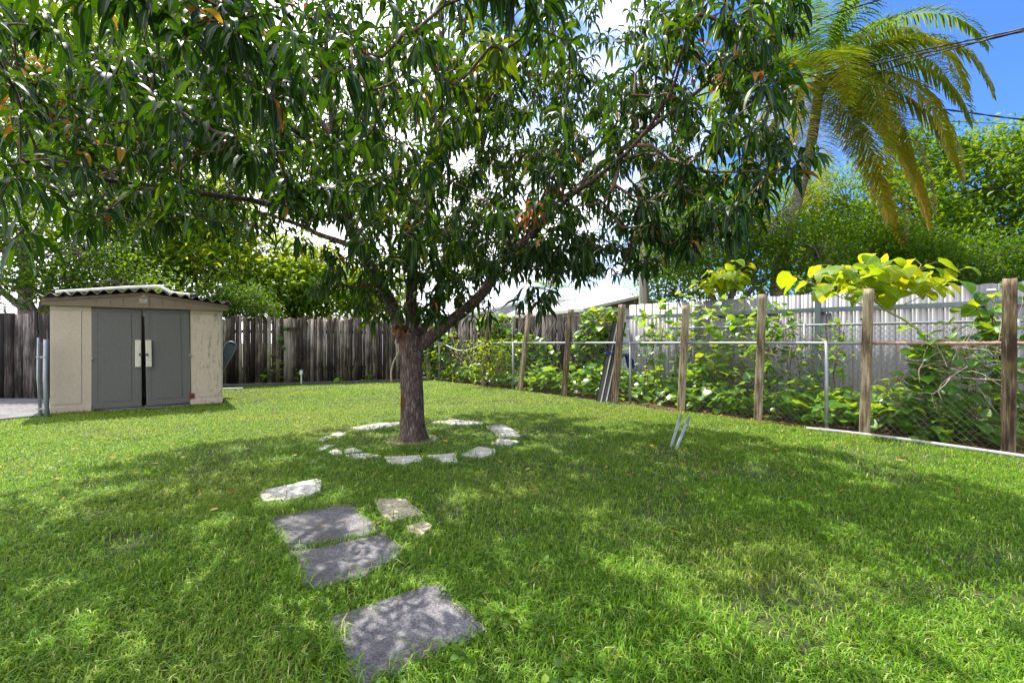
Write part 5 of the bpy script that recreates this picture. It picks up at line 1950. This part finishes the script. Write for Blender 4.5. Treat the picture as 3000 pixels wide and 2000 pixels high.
cable('thick twisted cable, upper of the pair rising to the right edge', [pb + np.array([0, -0.1, 7.6]), PT(2290, 238, 12.0), PT(2450, 205, 11.0), PT(2700, 148, 9.6), PT(3000, 84, 8.2), PT(3500, -40, 6.6)], 0.011, 3)
cable('black cable running close under the thick twisted one', [pb + np.array([0, -0.1, 7.5]), PT(2290, 246, 12.0), PT(2450, 215, 11.0), PT(2700, 158, 9.6), PT(3000, 92, 8.2), PT(3500, -30, 6.6)], 0.011, 2)
cable('black cable sagging below the coconuts and rising to the right edge', [pb + np.array([0, -0.1, 6.6]), PT(2290, 295, 12.0), PT(2460, 250, 11.0), PT(2700, 170, 9.6), PT(2850, 128, 8.8), PT(3000, 88, 8.2), PT(3500, -35, 6.6)], 0.011, 2)
cable('thin cable crossing the top of the palm up to the frame top', [pb + np.array([0, -0.1, 8.6]), PT(2290, 99, 12.0), PT(2450, 40, 11.0), PT(2610, -10, 10.2), PT(2900, -110, 9)], 0.014, 1)
cable('twisted cable falling to the right below the coconuts', [pb + np.array([0, -0.1, 7.9]), PT(2285, 216, 12.2), PT(2480, 265, 12.6), PT(2700, 310, 13.2), PT(2850, 332, 13.6), PT(3000, 351, 14.0), PT(3300, 380, 15)], 0.014, 2)
cable('thin cable falling to the right edge, topmost of the two thin lower ones', [pb + np.array([0, -0.1, 6.4]), PT(2350, 328, 12.3), PT(2600, 346, 12.8), PT(3000, 366, 14.0), PT(3300, 378, 15)], 0.008, 1)
cable('lowest thin cable, crossing the bright tree at the right', [pb + np.array([0, -0.1, 6.2]), PT(2310, 338, 12.2), PT(2480, 375, 12.4), PT(2700, 415, 12.8), PT(3000, 452, 13.4), PT(3300, 485, 14)], 0.009, 1)


# ================================================================== SMALL THINGS
def leaning_channels():
    b = on_fence(1768, 0.22)
    root = tag(empty('metal_channels', b), 'dark metal channels with light-catching pale edges leaning upright against a wooden post', 'metal panel')
    top = PT(1797, 938, b[1] + 0.12)
    up = nrm(top - b)
    L = np.linalg.norm(top - b)
    x = nrm(np.array([0.93, -0.36, 0]))
    x = nrm(x - up * np.dot(x, up))
    nf = np.cross(up, x)
    if nf[1] > 0:
        nf = -nf
    m = MB()
    prof = [(0.0, 0.035), (0.012, 0.0), (0.135, 0.0), (0.150, 0.055), (0.162, 0.055), (0.172, 0.0), (0.290, 0.0), (0.305, 0.055), (0.317, 0.055), (0.322, 0.0), (0.40, 0.0), (0.41, 0.03)]
    prof = [(u * 0.68, v) for u, v in prof]
    n = len(prof)
    vs = []
    for s in (0, L):
        for u, v in prof:
            vs.append(b + up * s + x * u + nf * v)
    for s in (0, L):
        for u, v in prof:
            vs.append(b + up * s + x * u + nf * (v - 0.004))
    fs = []
    for i in range(n - 1):
        fs += [(i, i + 1, n + i + 1, n + i), (2 * n + i + 1, 2 * n + i, 3 * n + i, 3 * n + i + 1), (n + i, n + i + 1, 3 * n + i + 1, 3 * n + i)]
    m.add(vs, fs)
    m.build('channel_sheet', M['dark_metal'], root)
    for u in (0.106, 0.2115):  # strips coloured pale where the flanges catch the light
        e = MB()
        c = b + up * L / 2 + x * u + nf * 0.0565
        Mr = np.stack([x, up, nf], 1)
        e.box(c, (0.022, L - 0.01, 0.004), Mr)
        e.build('lit_edge', M['lit_edge'], root)
    # blue cloth tie: a band round the channels and a hanging knot
    k = b + up * (L * 0.60)
    tie = tag(empty('cloth_tie', k), 'blue cloth tied round the leaning channels and the post', 'cloth')
    t = MB()
    for dz in (0.0, -0.03):
        t.tube(smooth_path([k - x * 0.02 + nf * 0.02 + up * dz, k + x * 0.12 + nf * 0.075 + up * dz, k + x * 0.30 + nf * 0.07 + up * (dz + 0.012), k + x * 0.44 + nf * 0.03 + up * (dz + 0.02)], 0.05), 0.011, 7)
    t.build('cloth_band', M['blue_cloth'], tie, smooth=True)
    q = k + x * 0.42 + nf * 0.07
    r = np.random.default_rng(4)
    h = Leaves()
    for w_, dirx in ((0.15, -0.15), (0.17, 0.35), (0.13, 0.1)):
        h.add((q + x * dirx * 0.12)[None], np.array([[0.25 * dirx + x[0] * 0.3, -0.2, -1.0]]), np.array([0.27]), np.array([w_]), np.array([0.4]), 6, (0.35, 0.7, 1.0, 1.05, 0.9, 0.95, 0.6), np.array([0.5]), fold=0.5, roll=np.array([dirx * 2]))
    h.build('hanging_cloth', M['blue_cloth'], tie)
    c = MB()
    for i in range(2):
        c.tube([q + x * (0.03 * i) + np.array([0, 0, 0.04]), q + x * (0.02 + 0.03 * i) + np.array([0, -0.01, -0.02])], [0.03, 0.036], 8)
    c.build('cloth_knot', M['blue_cloth'], tie, smooth=True)


leaning_channels()


def stakes():
    for a, b, lb in ((G(1968, 1306), PT(1985, 1213, 6.05), 'left of two thin grey metal stakes tilted in the lawn'), (G(1984, 1311), PT(2006, 1217, 5.98), 'right of two thin grey metal stakes tilted in the lawn')):
        b[1] = a[1] + 0.22
        up = nrm(b - a)
        L = np.linalg.norm(b - a)
        x = nrm(np.cross(up, np.array([0, 1.0, 0])))
        nf = np.cross(x, up)
        root = tag(empty('metal_stake', a), lb, 'stake', 'metal stakes in the lawn')
        m = MB()
        Mr = np.stack([x, nf, up], 1)
        m.box(a + up * (L / 2 - 0.06), (0.024, 0.004, L + 0.12), Mr)
        m.box(a + up * (L / 2 - 0.06) + x * 0.0115 + nf * 0.012, (0.0035, 0.02, L + 0.12), Mr)
        m.build('angle_bar', M['galv'], root, bevel=0.0008)
        c = MB().box(b - up * 0.04 + nf * -0.003, (0.032, 0.012, 0.10), Mr)
        c.build('stake_head', M['fence_rail'], root, bevel=0.003)


stakes()


def gate_posts():
    b = G(124, 1222)
    root = tag(empty('chain_gate', b), 'narrow folded chain link gate of two galvanised pipes beside the shed', 'gate')
    for dx, h, r, lb in ((-0.09, 1.30, 0.02, None), (0.03, 1.27, 0.033, None)):
        p = b + np.array([dx, 0.02, 0])
        o = MB().tube([p + np.array([0.05 if dx < 0 else 0.03, 0, -0.03]), p + np.array([0, 0, h * 0.5]), p + np.array([0.01, 0, h])], r, 12).build('gate_pipe', M['galv'], root, smooth=True)
    m = MB()
    for z in (0.98, 0.14):
        m.box(b + np.array([-0.02, 0.01, z]), (0.15, 0.05, 0.024))
    m.build('hinge_band', M['galv'], root, bevel=0.006)
    W = Tubes()
    for k in range(40):
        z = 0.06 + k * 0.029
        W.add(np.array([b + np.array([-0.07, 0.0, z]), b + np.array([-0.04, -0.02, z + 0.03]), b + np.array([0.0, 0.01, z + 0.01])]), 0.004, 4)
    W.build('rolled_mesh', M['wire'], root)


gate_posts()


def lounger():
    a = np.array([-6.83, 10.75, 0.12])
    b = PT(686, 998, 11.0)
    up = nrm(b - a)
    L = np.linalg.norm(b - a)
    x = nrm(np.array([0.55, 0.05, -0.5]))
    x = nrm(x - up * np.dot(x, up))
    nf = np.cross(up, x)
    w = 0.115
    root = tag(empty('folded_lounger', a * np.array([1, 1, 0])), 'folded mesh garden lounger leaning against the right side of the shed', 'lounger')
    pts = [a - x * w]
    for t in np.linspace(0, 1, 6):
        pts.append(a - x * w + up * L * 0.9 * t)
    for an in np.linspace(0, math.pi, 9)[1:-1]:
        pts.append(a + up * L * 0.9 + x * (-w * math.cos(an)) + up * 0.09 * math.sin(an))
    for t in np.linspace(1, 0, 6):
        pts.append(a + x * w + up * L * 0.9 * t)
    MB().tube(np.array(pts[1:]), 0.016, 8).build('frame', M['galv'], root, smooth=True)
    MB().box(a + up * L * 0.46, (2 * w - 0.02, L * 0.92, 0.01), np.stack([x, up, nf], 1)).build('mesh_seat', M['lounger_mesh'], root)
    leg = MB()
    leg.tube([a + up * L * 0.55 + x * w, a + np.array([0.14, -0.12, -0.1])], 0.010, 6)
    leg.tube([a + up * L * 0.75 - x * w, a + up * L * 0.35 + x * w + np.array([0.05, -0.04, 0.0])], 0.007, 6)
    leg.build('folding_leg', M['galv'], root, smooth=True)


lounger()
q = G(655, 1141)
tag(MB().box(q + np.array([0.15, 0, 0.03]), (0.62, 0.10, 0.025), np.array(Matrix.Rotation(R(18), 3, 'Z'))).build('white_board', M['white_pvc'], bevel=0.004, loc=q), 'white board lying on the ground at the right corner of the shed', 'board')


def outlet():
    d = 14.35
    b = gd(883, d)
    root = tag(empty('outlet_box', b), 'small white outlet box on a short stake before the back fence', 'outlet box')
    MB().box(b + np.array([0, 0, 0.14]), (0.035, 0.035, 0.30)).build('stake', M['white_pvc'], root)
    MB().box(b + np.array([0, -0.005, 0.33]), (0.085, 0.06, 0.13)).build('box', M['white_pvc'], root, bevel=0.008)


outlet()


def bent_sapling():
    b = G(1147, 1118)
    p = smooth_path([b, PT(1146, 1090, b[1]), PT(1153, 1060, b[1]), PT(1168, 1027, b[1]), PT(1158, 1005, b[1]), PT(1162, 985, b[1]), PT(1150, 975, b[1])], 0.05)
    tb = Tubes()
    tb.add(p, np.linspace(0.036, 0.008, len(p)), 8)
    tag(tb.build('bent_branch', M['dry_twig'], None, (b[0], b[1], 0)), 'pale bare bent branch standing just left of the mango trunk', 'branch')


bent_sapling()


def lanterns():
    for px, lb in ((1517, 'left black lantern hanging above the vine covered fence'), (1532, 'right black lantern hanging above the vine covered fence')):
        d = 14.0 if px < 1525 else 13.9
        c = PT(px, 921, d)
        root = tag(empty('lantern', c), lb, 'lantern', 'black lanterns at the back fence')
        m = MB()
        m.tube([c + np.array([0, 0, 0.13]), c + np.array([0, 0, 0.10]), c + np.array([0, 0, 0.02]), c + np.array([0, 0, 0.0])], [0.008, 0.02, 0.075, 0.078], 10)
        m.build('lantern_hood', M['black_iron'], root)
        MB().tube([c + np.array([0, 0, 0.0]), c + np.array([0, 0, -0.10])], [0.05, 0.042], 10).build('glass_body', M['cream_cap'], root)
        MB().tube([c + np.array([0, 0, -0.10]), c + np.array([0, 0, -0.13]), c + np.array([0, 0.05, -1.2])], [0.046, 0.02, 0.014], 8).build('mount_stem', M['black_iron'], root)


lanterns()
